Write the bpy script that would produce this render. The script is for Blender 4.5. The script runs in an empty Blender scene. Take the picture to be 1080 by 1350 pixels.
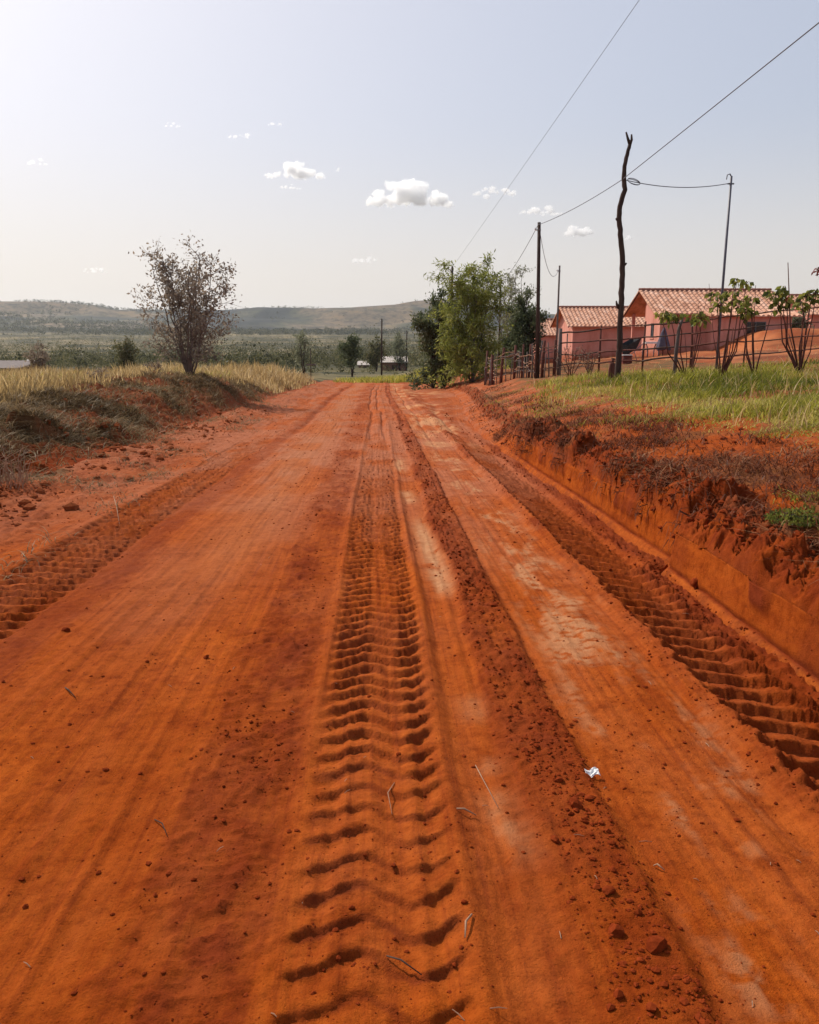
import bpy, math, random
import numpy as np
from mathutils import Vector, Matrix

random.seed(7)
RNG = np.random.default_rng(11)
C = bpy.context.scene.collection
SLOPE = -0.035                      # the road falls gently away from the viewer
EYE = 1.5
PITCH, YAW = math.radians(12.26), math.radians(2.25)
SUN_AZ, SUN_EL = math.radians(-43), math.radians(44)   # azimuth from +y, negative = towards -x

# ------------------------------------------------------------------ helpers
def ss(a, b, x):
    t = np.clip((np.asarray(x, float) - a) / (b - a), 0, 1)
    return t * t * (3 - 2 * t)

def band(x, a, b, e=0.03):
    return ss(a - e, a + e, x) * (1 - ss(b - e, b + e, x))

def _hash(ix, iy, seed):
    n = (ix.astype(np.int64) * 374761393 + iy.astype(np.int64) * 668265263 + seed * 1442695041) & 0x7fffffff
    n = ((n ^ (n >> 13)) * 1274126177) & 0x7fffffff
    n = ((n ^ (n >> 16)) * 2246822519) & 0x7fffffff
    return ((n ^ (n >> 15)) & 0xffffff) / float(0xffffff)

def vnoise(x, y, seed=0):
    x = np.asarray(x, float); y = np.asarray(y, float)
    x, y = np.broadcast_arrays(x, y)
    ix = np.floor(x); iy = np.floor(y)
    fx = x - ix; fy = y - iy
    fx = fx * fx * fx * (fx * (fx * 6 - 15) + 10); fy = fy * fy * fy * (fy * (fy * 6 - 15) + 10)
    ix = ix.astype(np.int64); iy = iy.astype(np.int64)
    a = _hash(ix, iy, seed); b = _hash(ix + 1, iy, seed)
    c = _hash(ix, iy + 1, seed); d = _hash(ix + 1, iy + 1, seed)
    return (a + (b - a) * fx) * (1 - fy) + (c + (d - c) * fx) * fy      # 0..1

def fbm(x, y, seed=0, oct=4, gain=0.5):
    s = 0; amp = 1; tot = 0
    for k in range(oct):
        s = s + amp * vnoise(x * 2 ** k + 17.3 * k, y * 2 ** k - 9.1 * k, seed + k * 31)
        tot += amp; amp *= gain
    return s / tot * 2 - 1                                              # about -1..1

def ridged(x, y, seed=0, oct=3):
    s = 0; amp = 1; tot = 0
    for k in range(oct):
        s = s + amp * (1 - np.abs(vnoise(x * 2 ** k, y * 2 ** k, seed + 13 * k) * 2 - 1))
        tot += amp; amp *= 0.5
    return s / tot

def tag(o, label=None, cat=None, group=None, kind=None):
    if label: o['label'] = label
    if cat: o['category'] = cat
    if group: o['group'] = group
    if kind: o['kind'] = kind
    return o

def link(name, me, mat=None, parent=None):
    o = bpy.data.objects.new(name, me); C.objects.link(o)
    if mat is not None: me.materials.append(mat)
    if parent is not None: o.parent = parent
    return o

def empty(name, loc=(0, 0, 0), rz=0.0):
    o = bpy.data.objects.new(name, None); C.objects.link(o)
    o.location = loc; o.rotation_euler = (0, 0, rz); o.empty_display_size = 0.2
    return o

def np_mesh(name, V, F, smooth=True, attrs=None):
    """V (n,3); F (m,k) with k 3 or 4."""
    me = bpy.data.meshes.new(name)
    V = np.ascontiguousarray(V, np.float32); F = np.ascontiguousarray(F, np.int32)
    m, k = F.shape
    me.vertices.add(len(V)); me.vertices.foreach_set('co', V.ravel())
    me.loops.add(m * k); me.loops.foreach_set('vertex_index', F.ravel())
    me.polygons.add(m)
    me.polygons.foreach_set('loop_start', np.arange(0, m * k, k, dtype=np.int32))
    me.polygons.foreach_set('loop_total', np.full(m, k, np.int32))
    me.update(calc_edges=True)
    me.polygons.foreach_set('use_smooth', np.full(m, smooth, bool))
    for nm, a in (attrs or {}).items():
        a = np.asarray(a, np.float32)
        if a.ndim == 1:
            me.attributes.new(nm, 'FLOAT', 'POINT').data.foreach_set('value', a)
        else:
            at = me.attributes.new(nm, 'FLOAT_COLOR', 'POINT')
            at.data.foreach_set('color', np.concatenate([a, np.ones((len(a), 1), np.float32)], 1).astype(np.float32).ravel())
    return me

def grid_faces(R, Cn):
    i = np.arange(R * Cn).reshape(R, Cn)
    return np.stack([i[:-1, :-1], i[:-1, 1:], i[1:, 1:], i[1:, :-1]], -1).reshape(-1, 4)

class MB:
    """collects boxes, tubes and prisms into ONE mesh"""
    def __init__(s): s.v = []; s.f = []
    def add(s, V, F):
        n = len(s.v); s.v += [tuple(p) for p in V]; s.f += [tuple(i + n for i in f) for f in F]
    def box(s, a, b):
        x0, y0, z0 = a; x1, y1, z1 = b
        s.add([(x0,y0,z0),(x1,y0,z0),(x1,y1,z0),(x0,y1,z0),(x0,y0,z1),(x1,y0,z1),(x1,y1,z1),(x0,y1,z1)],
              [(0,3,2,1),(4,5,6,7),(0,1,5,4),(1,2,6,5),(2,3,7,6),(3,0,4,7)])
    def prism(s, poly, x0, x1):            # poly in (y,z), swept along x
        n = len(poly)
        V = [(x0, y, z) for y, z in poly] + [(x1, y, z) for y, z in poly]
        F = [tuple(range(n))[::-1], tuple(range(n, 2 * n))] + [(i, (i + 1) % n, n + (i + 1) % n, n + i) for i in range(n)]
        s.add(V, F)
    def tube(s, pts, rad, n=6, wob=0.0):
        pts = [Vector(p) for p in pts]
        if not hasattr(rad, '__len__'): rad = [rad] * len(pts)
        V = []; F = []
        ref = Vector((0.31, 0.9, 0.22))
        for i, p in enumerate(pts):
            t = (pts[min(i + 1, len(pts) - 1)] - pts[max(i - 1, 0)])
            t = t.normalized() if t.length > 1e-9 else Vector((0, 0, 1))
            a = t.cross(ref)
            if a.length < 1e-3: a = t.cross(Vector((1, 0, 0)))
            a.normalize(); b = t.cross(a)
            for k in range(n):
                th = 2 * math.pi * k / n
                r = rad[i] * (1 + wob * (random.random() - .5))
                V.append(p + (a * math.cos(th) + b * math.sin(th)) * r)
        for i in range(len(pts) - 1):
            for k in range(n):
                k2 = (k + 1) % n
                F.append((i * n + k, i * n + k2, (i + 1) * n + k2, (i + 1) * n + k))
        F.append(tuple(range(n))[::-1]); F.append(tuple(range((len(pts) - 1) * n, len(pts) * n)))
        s.add(V, F)
    def build(s, name, mat, parent=None, smooth=False):
        me = bpy.data.meshes.new(name); me.from_pydata(s.v, [], s.f); me.update()
        if smooth: me.polygons.foreach_set('use_smooth', [True] * len(me.polygons))
        return link(name, me, mat, parent)

FWD = Vector((math.sin(YAW) * math.cos(PITCH), math.cos(YAW) * math.cos(PITCH), -math.sin(PITCH)))
RGT = Vector((math.cos(YAW), -math.sin(YAW), 0)); UPV = RGT.cross(FWD)
def at(px, py, Y):
    """the point of the place that the photo's pixel shows, given how far along the road (Y) it stands"""
    d = FWD + RGT * ((px - 540) / 1080) - UPV * ((py - 675) / 1080)
    return Vector((0, 0, EYE)) + d * (Y / d.y)

# ------------------------------------------------------------------ the lie of the land
QX = np.array([-400, -60, -30, -14, -9, -6.6, -5.6, -4.7, -4.2, 2.3, 2.45, 2.55, 2.7, 3.2, 4.4, 7, 11, 14, 18, 25, 40, 400])
QZ = np.array([-3.5, -2.0, 0.2, .66, .76, .78, .55, .14, .06, -.1, .22, .33, .42, .50, .74, 1.02, 1.28, 1.55, 2.0, 2.5, 2.9, 2.9])
def wall_x(y):
    y = np.asarray(y, float)
    return 2.14 - .05 * (1 - ss(3.4, 5.6, y)) + .13 * ss(5.95, 6.12, y) + .020 * fbm(y * .7, 3.3, 5, 3) + 1.6 * ss(15, 44, y)
def q_side(x, y):
    x = np.asarray(x, float)
    xr = np.where(x > 2.0, x - (wall_x(y) - 2.36) * np.exp(-np.maximum(x - 2.4, 0) / 2.5), x)
    q = np.interp(xr, QX, QZ)
    q = np.where(x < -3, q * (1 - .55 * ss(38, 56, y) * (x > -7)), q)
    return q
def house_mound(x, y):
    x = np.asarray(x, float); y = np.asarray(y, float)
    return 1.0 * band(x, 22.6, 30, 1.7) * band(y, 47, 62, 3.0)
def valley(x, y):
    r = np.hypot(x, y)
    return np.interp(r, [0, 60, 150, 400, 800, 1400, 1900, 2300, 9000], [0, -2.1, -5.0, -9.5, -9.5, -2, 6, 14, 14])
SKY_PX = np.array([-900, -300, -60, 0, 80, 135, 165, 210, 300, 345, 420, 470, 520, 545, 570, 600, 640, 700, 900, 1080, 1400])
SKY_PY = np.array([415, 408, 404, 402.5, 402, 404.5, 410.5, 412, 410, 407, 409, 407.5, 404, 399, 397, 398, 405, 415, 424, 428, 430])
def hills(x, y):
    r = np.hypot(x, y); az = np.arctan2(x, y)
    px = 540 + 1080 * np.tan(np.clip(az - YAW, -1.2, 1.2))
    top = (440 - np.interp(px, SKY_PX, SKY_PY)) / 1080 * .90 * 2900
    spur = fbm(x / 420, y / 420, 91, 4)
    edge = 2650 + 260 * spur
    body = .42 * ss(1900, 2500, r + 160 * spur) + .58 * ss(edge - 230, edge, r)
    body = body * (1 - .25 * ss(3200, 5000, r))
    return (top - 12) * body + (16 * spur + 16 * (ridged(x / 210, y / 210, 92, 4) - .55)) * ss(1500, 2200, r) * np.maximum(1 - body, 0) ** .8
def near_z(x, y):
    return SLOPE * np.asarray(y, float) + q_side(x, y) + house_mound(x, y)
def land(x, y):
    x = np.asarray(x, float); y = np.asarray(y, float)
    dist = np.hypot(np.where(x < 0, x * 1.7, x * .75), np.maximum(y, 0))
    w = ss(55, 150, dist)
    return near_z(x, np.minimum(y, 160)) * (1 - w) + (valley(x, y) + hills(x, y)) * w
def gz(x, y): return float(land(x, y))

# ------------------------------------------------------------------ materials
def mat(name):
    m = bpy.data.materials.new(name); m.use_nodes = True
    nt = m.node_tree; nt.nodes.clear()
    out = nt.nodes.new('ShaderNodeOutputMaterial')
    return m, nt, out
def N(nt, t, **kw):
    n = nt.nodes.new(t)
    for k, v in kw.items():
        if k.startswith('i_'): n.inputs[int(k[2:])].default_value = v
        else: setattr(n, k, v)
    return n
def ramp(nt, stops):
    r = nt.nodes.new('ShaderNodeValToRGB'); e = r.color_ramp.elements
    while len(e) < len(stops): e.new(0.5)
    for el, (p, c) in zip(e, stops): el.position = p; el.color = (*c, 1) if len(c) == 3 else c
    return r
def mixc(nt, fac, a, b, bt='MIX'):
    n = nt.nodes.new('ShaderNodeMix'); n.data_type = 'RGBA'; n.blend_type = bt
    L = nt.links
    for i, v in ((0, fac), (6, a), (7, b)):
        if isinstance(v, (int, float)): n.inputs[i].default_value = v
        elif isinstance(v, tuple): n.inputs[i].default_value = (*v, 1)
        else: L.new(v, n.inputs[i])
    return n.outputs[2]
def tex(nt, scale, detail=5, rough=.6, coord='Object', stretch=None):
    tc = nt.nodes.new('ShaderNodeTexCoord'); src = tc.outputs[coord]
    if stretch:
        mp = nt.nodes.new('ShaderNodeMapping'); mp.inputs['Scale'].default_value = stretch
        nt.links.new(src, mp.inputs[0]); src = mp.outputs[0]
    n = nt.nodes.new('ShaderNodeTexNoise'); n.inputs['Scale'].default_value = scale
    n.inputs['Detail'].default_value = detail; n.inputs['Roughness'].default_value = rough
    nt.links.new(src, n.inputs['Vector']); return n.outputs['Fac']
def attr(nt, name):
    a = nt.nodes.new('ShaderNodeAttribute'); a.attribute_name = name; return a
def finish(nt, out, col, rough=.9, bump=None, bstr=.4, bdist=.01, spec=.25):
    p = nt.nodes.new('ShaderNodeBsdfPrincipled')
    if isinstance(col, tuple): p.inputs['Base Color'].default_value = (*col, 1)
    else: nt.links.new(col, p.inputs['Base Color'])
    p.inputs['Roughness'].default_value = rough; p.inputs['Specular IOR Level'].default_value = spec
    if bump is not None:
        b = nt.nodes.new('ShaderNodeBump'); b.inputs['Strength'].default_value = bstr; b.inputs['Distance'].default_value = bdist
        nt.links.new(bump, b.inputs['Height']); nt.links.new(b.outputs[0], p.inputs['Normal'])
    nt.links.new(p.outputs[0], out.inputs[0]); return p

def soil_material():
    m, nt, out = mat('red_soil'); L = nt.links
    n1 = tex(nt, 1.3, 6, .65); n2 = tex(nt, 22, 6, .7); n3 = tex(nt, 120, 5, .75); n4 = tex(nt, 6, 6, .7)
    streak = tex(nt, 3.0, 6, .68, stretch=(12, .35, 1))
    comp = mixc(nt, n1, (.305, .050, .0020), (.39, .077, .005))
    r2 = ramp(nt, [(.30, (.60, .54, .50)), (.5, (1, 1, 1)), (.75, (1.18, 1.20, 1.3))]); L.new(n2, r2.inputs[0])
    comp = mixc(nt, .8, comp, r2.outputs[0], 'MULTIPLY')
    rs = ramp(nt, [(.32, (.66, .55, .48)), (.48, (1, 1, 1)), (.66, (1.16, 1.28, 1.6))]); L.new(streak, rs.inputs[0])
    comp = mixc(nt, .85, comp, rs.outputs[0], 'MULTIPLY')
    r4 = ramp(nt, [(.36, (.70, .60, .55)), (.5, (1, 1, 1)), (.68, (1.08, 1.14, 1.3))]); L.new(n4, r4.inputs[0])
    comp = mixc(nt, .8, comp, r4.outputs[0], 'MULTIPLY')
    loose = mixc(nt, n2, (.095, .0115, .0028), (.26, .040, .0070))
    c = mixc(nt, attr(nt, 'loose').outputs['Fac'], comp, loose)  # mask holds loose soil and the shade painted on the tyre prints
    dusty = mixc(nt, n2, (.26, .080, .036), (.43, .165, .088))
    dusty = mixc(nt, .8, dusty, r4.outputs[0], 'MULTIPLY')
    c = mixc(nt, attr(nt, 'dusty').outputs['Fac'], c, dusty)  # mask holds patchy dust and the haze painted over farther soil
    pale = mixc(nt, n2, (.38, .155, .065), (.56, .31, .16))
    c = mixc(nt, attr(nt, 'pale').outputs['Fac'], c, pale)
    gr = mixc(nt, n2, (.070, .042, .020), (.17, .11, .05))
    c = mixc(nt, attr(nt, 'litter').outputs['Fac'], c, gr)
    # dark crumbs pressed into the surface
    r3 = ramp(nt, [(.34, (.50, .38, .34)), (.44, (1, 1, 1)), (.62, (1, 1, 1)), (.72, (1.2, 1.25, 1.4))]); L.new(n3, r3.inputs[0])
    c = mixc(nt, .75, c, r3.outputs[0], 'MULTIPLY')
    add = nt.nodes.new('ShaderNodeMath'); add.operation = 'MULTIPLY_ADD'; add.inputs[1].default_value = 1.1
    L.new(n2, add.inputs[0]); L.new(n3, add.inputs[2])
    finish(nt, out, c, .97, add.outputs[0], .80, .012, .03)
    return m

def plain(name, c1, c2, scale=6, rough=.85, bstr=.3, bdist=.01, stretch=None, spec=.08, dirt=None):
    m, nt, out = mat(name)
    n = tex(nt, scale, 6, .65, stretch=stretch); r = ramp(nt, [(.3, c1), (.7, c2)]); nt.links.new(n, r.inputs[0])
    c = r.outputs[0]
    if dirt:
        n2 = tex(nt, dirt[0], 5, .7, stretch=dirt[2] if len(dirt) > 2 else None); r2 = ramp(nt, [(.45, (0, 0, 0)), (.7, (1, 1, 1))]); nt.links.new(n2, r2.inputs[0])
        c = mixc(nt, r2.outputs[0], c, dirt[1])
    finish(nt, out, c, rough, n, bstr, bdist, spec); return m

def leafy(name, c1, c2, trans=.35, tattr='tint', c3=None):
    m, nt, out = mat(name); L = nt.links
    a = attr(nt, tattr)
    stops = [(0, c1), (1, c2)] if c3 is None else [(0, c1), (.72, c2), (1, c3)]
    r = ramp(nt, stops); L.new(a.outputs['Fac'], r.inputs[0])
    d = N(nt, 'ShaderNodeBsdfDiffuse'); t = N(nt, 'ShaderNodeBsdfTranslucent'); mx = N(nt, 'ShaderNodeMixShader')
    L.new(r.outputs[0], d.inputs[0]); L.new(r.outputs[0], t.inputs[0]); mx.inputs[0].default_value = trans
    L.new(d.outputs[0], mx.inputs[1]); L.new(t.outputs[0], mx.inputs[2])
    g = N(nt, 'ShaderNodeBsdfGlossy'); g.inputs['Roughness'].default_value = .45; g.inputs[0].default_value = (.8, .8, .8, 1)
    m2 = N(nt, 'ShaderNodeMixShader'); m2.inputs[0].default_value = .015
    L.new(mx.outputs[0], m2.inputs[1]); L.new(g.outputs[0], m2.inputs[2]); L.new(m2.outputs[0], out.inputs[0])
    return m

M = {}
M['soil'] = soil_material()
M['bark'] = plain('grey_brown_bark', (.10, .075, .065), (.23, .17, .145), 14, .9, .6, .02, (1, 1, .25))
M['darkwood'] = plain('weathered_dark_wood', (.035, .022, .018), (.09, .06, .048), 10, .85, .5, .01, (1, 1, .2))
M['greywood'] = plain('silvered_wood', (.10, .078, .07), (.20, .16, .145), 10, .85, .5, .01, (1, 1, .2))
M['redwood'] = plain('dusty_red_wood', (.07, .028, .022), (.16, .062, .045), 10, .85, .5, .01, (1, 1, .2))
M['palewood'] = plain('peeled_pale_wood', (.24, .13, .08), (.40, .25, .16), 10, .85, .4, .01, (1, 1, .2))
M['bluemetal'] = plain('painted_grey_blue_pipe', (.06, .055, .075), (.11, .10, .125), 9, .5, .1, .003, spec=.5)
M['wire'] = plain('grey_wire', (.10, .10, .115), (.16, .16, .18), 20, .5, .1, .001)
M['straw'] = leafy('straw', (.30, .19, .09), (.55, .42, .26), .2)
def tile_material():
    m, nt, out = mat('terracotta_tiles'); L = nt.links
    r = ramp(nt, [(0, (.47, .24, .155)), (.35, (.57, .31, .205)), (.75, (.64, .375, .26)), (1, (.69, .45, .335))]); L.new(attr(nt, 'tone').outputs['Fac'], r.inputs[0])
    n = tex(nt, 3.0, 6, .7); r2 = ramp(nt, [(.40, (.55, .45, .40)), (.55, (1, 1, 1)), (.75, (1.08, 1.08, 1.08))]); L.new(n, r2.inputs[0])
    c = mixc(nt, .5, r.outputs[0], r2.outputs[0], 'MULTIPLY')
    finish(nt, out, c, .85, n, .3, .01, .1); return m
def plaster_material():
    m, nt, out = mat('salmon_painted_plaster'); L = nt.links
    n = tex(nt, 1.6, 6, .65); c = mixc(nt, n, (.56, .235, .18), (.66, .31, .24))
    st = tex(nt, 1.2, 6, .7, stretch=(1, 1, .3)); r = ramp(nt, [(.48, (0, 0, 0)), (.72, (1, 1, 1))]); L.new(st, r.inputs[0])
    c = mixc(nt, r.outputs[0], c, (.47, .18, .125))
    # red mud splashed along the foot of the wall
    tc = nt.nodes.new('ShaderNodeTexCoord'); sp = nt.nodes.new('ShaderNodeSeparateXYZ'); L.new(tc.outputs['Object'], sp.inputs[0])
    n3 = tex(nt, 2.4, 6, .75); ma = nt.nodes.new('ShaderNodeMath'); ma.operation = 'MULTIPLY_ADD'; ma.inputs[1].default_value = -1.3; L.new(n3, ma.inputs[0]); L.new(sp.outputs[2], ma.inputs[2])
    r3 = ramp(nt, [(0, (1, 1, 1)), (.55, (0, 0, 0))]); mp = nt.nodes.new('ShaderNodeMapRange'); mp.inputs[1].default_value = -.75; mp.inputs[2].default_value = .6
    L.new(ma.outputs[0], mp.inputs[0]); L.new(mp.outputs[0], r3.inputs[0])
    c = mixc(nt, r3.outputs[0], c, (.33, .095, .045))
    finish(nt, out, c, .9, n, .25, .01, .08); return m
M['tile'] = tile_material(); M['salmon'] = plaster_material()
M['tiledark'] = plain('weathered_ridge_tiles', (.20, .085, .06), (.34, .15, .105), 5, .9, .3, .01)
M['door'] = plain('dark_red_door_wood', (.10, .025, .02), (.16, .045, .033), 8, .6, .2, .004, (6, 1, .6))
M['pane'] = plain('dark_window_pane', (.012, .013, .016), (.03, .03, .035), 2, .12, .02, .002, spec=.6)
M['frame'] = plain('grey_metal_frame', (.12, .12, .13), (.2, .2, .21), 8, .5, .1, .002)
M['white'] = plain('dirty_white_sheet', (.62, .58, .54), (.75, .72, .68), 4, .8, .2, .006)
M['dryclod'] = plain('dry_red_clods', (.17, .040, .012), (.31, .085, .030), 30, .97, .6, .01, spec=.03)
M['clod'] = plain('dark_red_clods', (.11, .015, .0035), (.24, .040, .009), 30, .97, .6, .01, spec=.03)
M['paper'] = plain('white_paper', (.78, .77, .74), (.85, .84, .82), 30, .7, .2, .002)
# ------------------------------------------------------------------ the dirt road (real relief: ruts, tyre prints, crumbs)
def rows(y0, y1, k):
    ys = [y0]
    while ys[-1] < y1: ys.append(ys[-1] + max(.006, k * ys[-1]))
    return np.array(ys)
YS = rows(0.8, 70, .0042)

def blend(zl, x, y):
    dist = np.hypot(np.where(x < 0, x * 1.7, x * .75), np.maximum(y, 0)); w = ss(55, 150, dist)
    return (SLOPE * y + zl) * (1 - w) + (valley(x, y) + hills(x, y)) * w

def lug(x, y, x0, half, pitch, zig, amp, seed, pits=False):
    """pressed tyre print: bars of raised soil, steep towards the viewer"""
    u = (x - x0) / half
    z = np.interp(u, *zig)
    jit = .020 * fbm(x * 10, y * 10, seed, 4) + .014 * fbm(x * 2, y * 1.5, seed + 9, 2)
    f = ((y - z + jit) / pitch) % 1.0
    bar = ss(0, .11, f) * (1 - ss(.14, 1.0, f) * .75 - .25 * ss(.5, 1.0, f))
    m = band(u + .10 * fbm(y * 2.5, x0, seed + 5, 3), -1, 1, .10 if not pits else .16)
    global LAST_FACE_SHADE
    LAST_FACE_SHADE = ss(.90, .98, f) + (1 - ss(.10, .17, f))  # mask of the bars' near faces, darkened later as painted shade
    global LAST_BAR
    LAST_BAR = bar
    var = .68 + .55 * vnoise(x * 3, y * 2.6, seed + 3) + .16 * fbm(x * 12, y * 12, seed + 4, 3)
    h = m * (amp * var * (bar - (.30 if pits else .45)) + .006 * fbm(x * 24, y * 24, seed + 7, 3) + .006 * np.maximum(0, fbm(x * 9, y * 9, seed + 11, 3)))
    if pits:
        pl = np.exp(-((u + .80) / .20) ** 2) * ss(.36, .56, f) * (1 - ss(.82, .99, f))
        pr = np.exp(-((u - .84) / .17) ** 2) * ss(.48, .64, f) * (1 - ss(.86, 1, f))
        h = h - (.010 * pl + .005 * pr) * (.2 + 1.3 * vnoise(y * 4, x0, seed + 8))
    return h, m

def road_fields(x, y):
    wob = .03 * fbm(y * .35, 1.7, 3, 2)
    xc = x - wob - .10 * ss(10, 40, y) * np.sin(y * .12)
    sc = 1 - .55 * ss(9, 18, y)
    h = .018 * fbm(x * .7, y * .5, 21, 3)
    fine = fbm(x * 34, y * 34, 41, 3); mid = fbm(x * 9, y * 7, 42, 4)
    # shape across the road
    h = h - .11 * ss(1.45, 2.25, x) * (1 - ss(17, 40, y)) + .10 * ss(-3.0, -4.25, x)
    # ragged edges of the loose ridges
    e1 = .06 * fbm(y * 1.6, 4.4, 51, 4); e2 = .08 * fbm(y * 1.2, 8.1, 52, 4)
    lA = band(xc, .50 + e2 - .12 * ss(4, 2, y), .775 + e1 * .5, .035) * (.75 + .25 * ss(2, 4, y)) * (.55 + .45 * ss(-.4, .3, fbm(x * 2.3, y * .9, 53, 3)))
    lB = band(xc, -.74 + e2, -.30 + e1 * .5, .07) * (.45 + .55 * ss(-.35, .4, fbm(x * 3, y * .8, 54, 4))) * (.55 + .45 * ss(-.25, .2, fbm(x * 11, y * 6, 97, 4)))
    lC = band(xc, 1.44 + e1 * .6, 1.60, .03) * (.35 + .65 * ss(-.2, .3, fbm(x * 3, y * 1.1, 55, 3)))
    lD = band(x - wall_x(y), -.21 + e2 * .4, .2, .05) * (1 - ss(14, 22, y))
    lE = band(xc, -2.12 + e1, -1.80 + e2, .09) * .75 + band(xc, 1.60, 2.12, .05) * .5  # strip beside left print is painted shade; right-hand band is loose soil
    lF = ss(-2.75, -3.3, xc) * (.15 + .6 * ss(-.1, .5, fbm(x * 2, y * 1.6, 56, 4)))
    loose = np.maximum.reduce([lA, lB, lC, lD, lE, lF])
    crumb = np.maximum(0, ridged(x * 24, y * 24, 61, 2) - .52) * 2 + np.maximum(0, fbm(x * 13, y * 13, 62, 3)) * .8
    h = h + (.012 + .016 * ss(3, 7, y)) * lA + .010 * lB + .06 * lD * np.clip(.5 + 1.1 * fbm(x * 2, y * 1.3, 63, 3), .05, 1.4) + .02 * lC
    lA_ = lA * (.40 + .60 * ss(2.5, 5.5, y))
    h = h + (lA_ * .034 + lB * .018 + lC * .034 + lD * .028 + lF * .022) * (crumb - .3)
    # compacted lanes: the lane right of the loose ridge lies a little lower
    h = h - .022 * band(xc, .78 + e1 * .5, 1.42, .03) - .014 * band(xc, .30, .50, .04)
    # narrow raised line along the right-hand print
    h = h + .040 * np.exp(-((xc - 1.515 - .02 * fbm(y, 2.2, 64, 3)) / .032) ** 2) * (.5 + .6 * vnoise(3.0, y * 2.0, 65)) * (1 - ss(14, 22, y))
    # drag scratches along the lanes
    scr = fbm(xc * 26, y * .45, 66, 4)
    h = h + (.010 * scr + .010 * np.maximum(0, fbm(xc * 9, y * .25, 94, 3))) * (1 - loose) + .0045 * mid + .0022 * fine + loose * (.006 * mid + .004 * fine)
    # tyre prints
    zc = ([-1.05, -.64, -.24, -.12, .14, .40, .54, 1.05], [-.030, .006, .066, .066, .020, -.028, -.028, .056])
    a, m1 = lug(xc, y, -.010, .225, .145, zc, .0175, 71, True); bar1 = LAST_BAR; face_shade1 = LAST_FACE_SHADE
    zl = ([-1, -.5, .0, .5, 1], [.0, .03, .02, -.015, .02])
    b, m2 = lug(xc, y, -2.40, .31, .165, zl, .062, 72); bar2 = LAST_BAR; face_shade2 = LAST_FACE_SHADE
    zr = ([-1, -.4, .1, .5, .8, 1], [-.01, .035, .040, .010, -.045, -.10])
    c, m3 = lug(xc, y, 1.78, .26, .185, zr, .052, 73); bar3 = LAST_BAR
    ml = ss(.3, .7, y) * (1 - ss(13, 22, y)); mr = ss(.3, .7, y) * (1 - ss(13, 20, y))
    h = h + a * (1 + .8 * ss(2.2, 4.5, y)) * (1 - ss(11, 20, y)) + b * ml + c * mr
    h = h - .012 * m1 * ss(3.5, 6.5, y) * sc - .03 * m2 * ml - .03 * m3 * mr
    h = h + .016 * np.exp(-((np.abs(xc + .010) - .258) / .03) ** 2) * (1 - ss(14, 24, y))
    # faint twin ruts further out
    far = ss(12, 22, y) * (1 - ss(50, 64, y))
    for x0, wd, dp in ((-.16, .05, .05), (.13, .05, .05), (.62, .09, .05), (1.15, .05, .04), (1.75, .07, .05), (-1.9, .10, .04), (-2.7, .12, .03)):
        h = h - far * dp * np.exp(-((xc - x0 - .1 * fbm(y * .2, x0, 67, 2)) / wd) ** 2)
    h = h + .045 * far * fbm(x * 2.4, y * 1.5, 68, 4)
    # churned, littered margin on the left and broken ground where the road ends
    mg = ss(-2.72, -3.2, xc)
    h = h + mg * (.030 * fbm(x * 4.5, y * 3.6, 87, 4) + .055 * np.maximum(0, ridged(x * 2.6 + y * .8, y * 2.4, 88, 4) - .55) + .012 * fine)
    fe = ss(24, 40, y)
    h = h + mg * ss(4, 7, y) * .10 * np.maximum(0, fbm(x * 1.6, y * .9, 95, 4)) * ss(-2.9, -3.8, xc)
    h = h + fe * (.10 * fbm(x * .9, y * .7, 89, 4) + .10 * np.maximum(0, ridged(x * 1.1, y * 1.4, 90, 3) - .6)) * (.35 + .65 * ss(1.2, 2.6, np.abs(x + .3)))
    # pale patches
    pw = fbm(x * 3.5, y * .9, 81, 4); pn = fbm(x * 11, y * 4, 82, 3)
    p1 = np.exp(-((xc - .43 + .10 * ss(6, 11, y)) / .075) ** 2) * (ss(5.0, 5.5, y) * (1 - ss(7.2, 8.2, y)) + .9 * band(y, 8.9, 9.7, .2) + .9 * band(y, 11.5, 13, .3) + .55 * band(y, 2.20, 2.62, .08) + .35 * band(y, 2.78, 2.9, .05) + .3 * band(y, 3.25, 3.5, .08))
    p1 = p1 * ss(-.5, .2, pn + .25) * (.72 + .28 * ss(-.2, .25, fbm(x * 26, y * 26, 92, 3)))
    p2 = band(xc, .90, 1.38, .14) * ss(-.20, .55, pw + .65 * pn) * ss(-.45, .15, fbm(x * 22, y * 30, 91, 3) + .1) * .72
    p3 = band(xc, .85, 2.0, .2) * far * ss(-.05, .45, pw) * .8
    p4 = np.exp(-((xc + 1.25 + .15 * pw) / .35) ** 2) * .16 * ss(3, 7, y)
    pale = np.clip(np.maximum.reduce([p1, p2, p3, p4]), 0, 1) * (1 - lA)
    h = h + p2 * (.010 * fbm(x * 7, y * 17, 83, 3)) - .006 * p1
    lit = ss(-3.7, -4.4, x) * ss(-.1, .4, fbm(x * 1.6, y * 1.2, 84, 4)) * .75
    dusty = (.12 + .66 * ss(2.5, 15, y)) * (1 - .55 * loose) * (.45 + .75 * ss(-.35, .35, fbm(x * 2.4, y * .8, 93, 4))) + ss(-2.8, -3.6, x) * .25  # soil pales with distance: haze painted into the colour, plus patchy dust
    loose = loose * (.72 + .28 * vnoise(x * 7, y * 5, 85)) + .18 * ss(.15, .5, mid)
    loose = np.maximum(loose, m1 * np.clip((.28 + .42 * vnoise(x * 9, y * 9, 96)) * face_shade1 + .25 * (1 - bar1) * ss(-.2, .4, mid), 0, 1) * (1 - ss(12, 20, y)))  # near faces of the bars take painted shade, hollows darker loose soil
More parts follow.
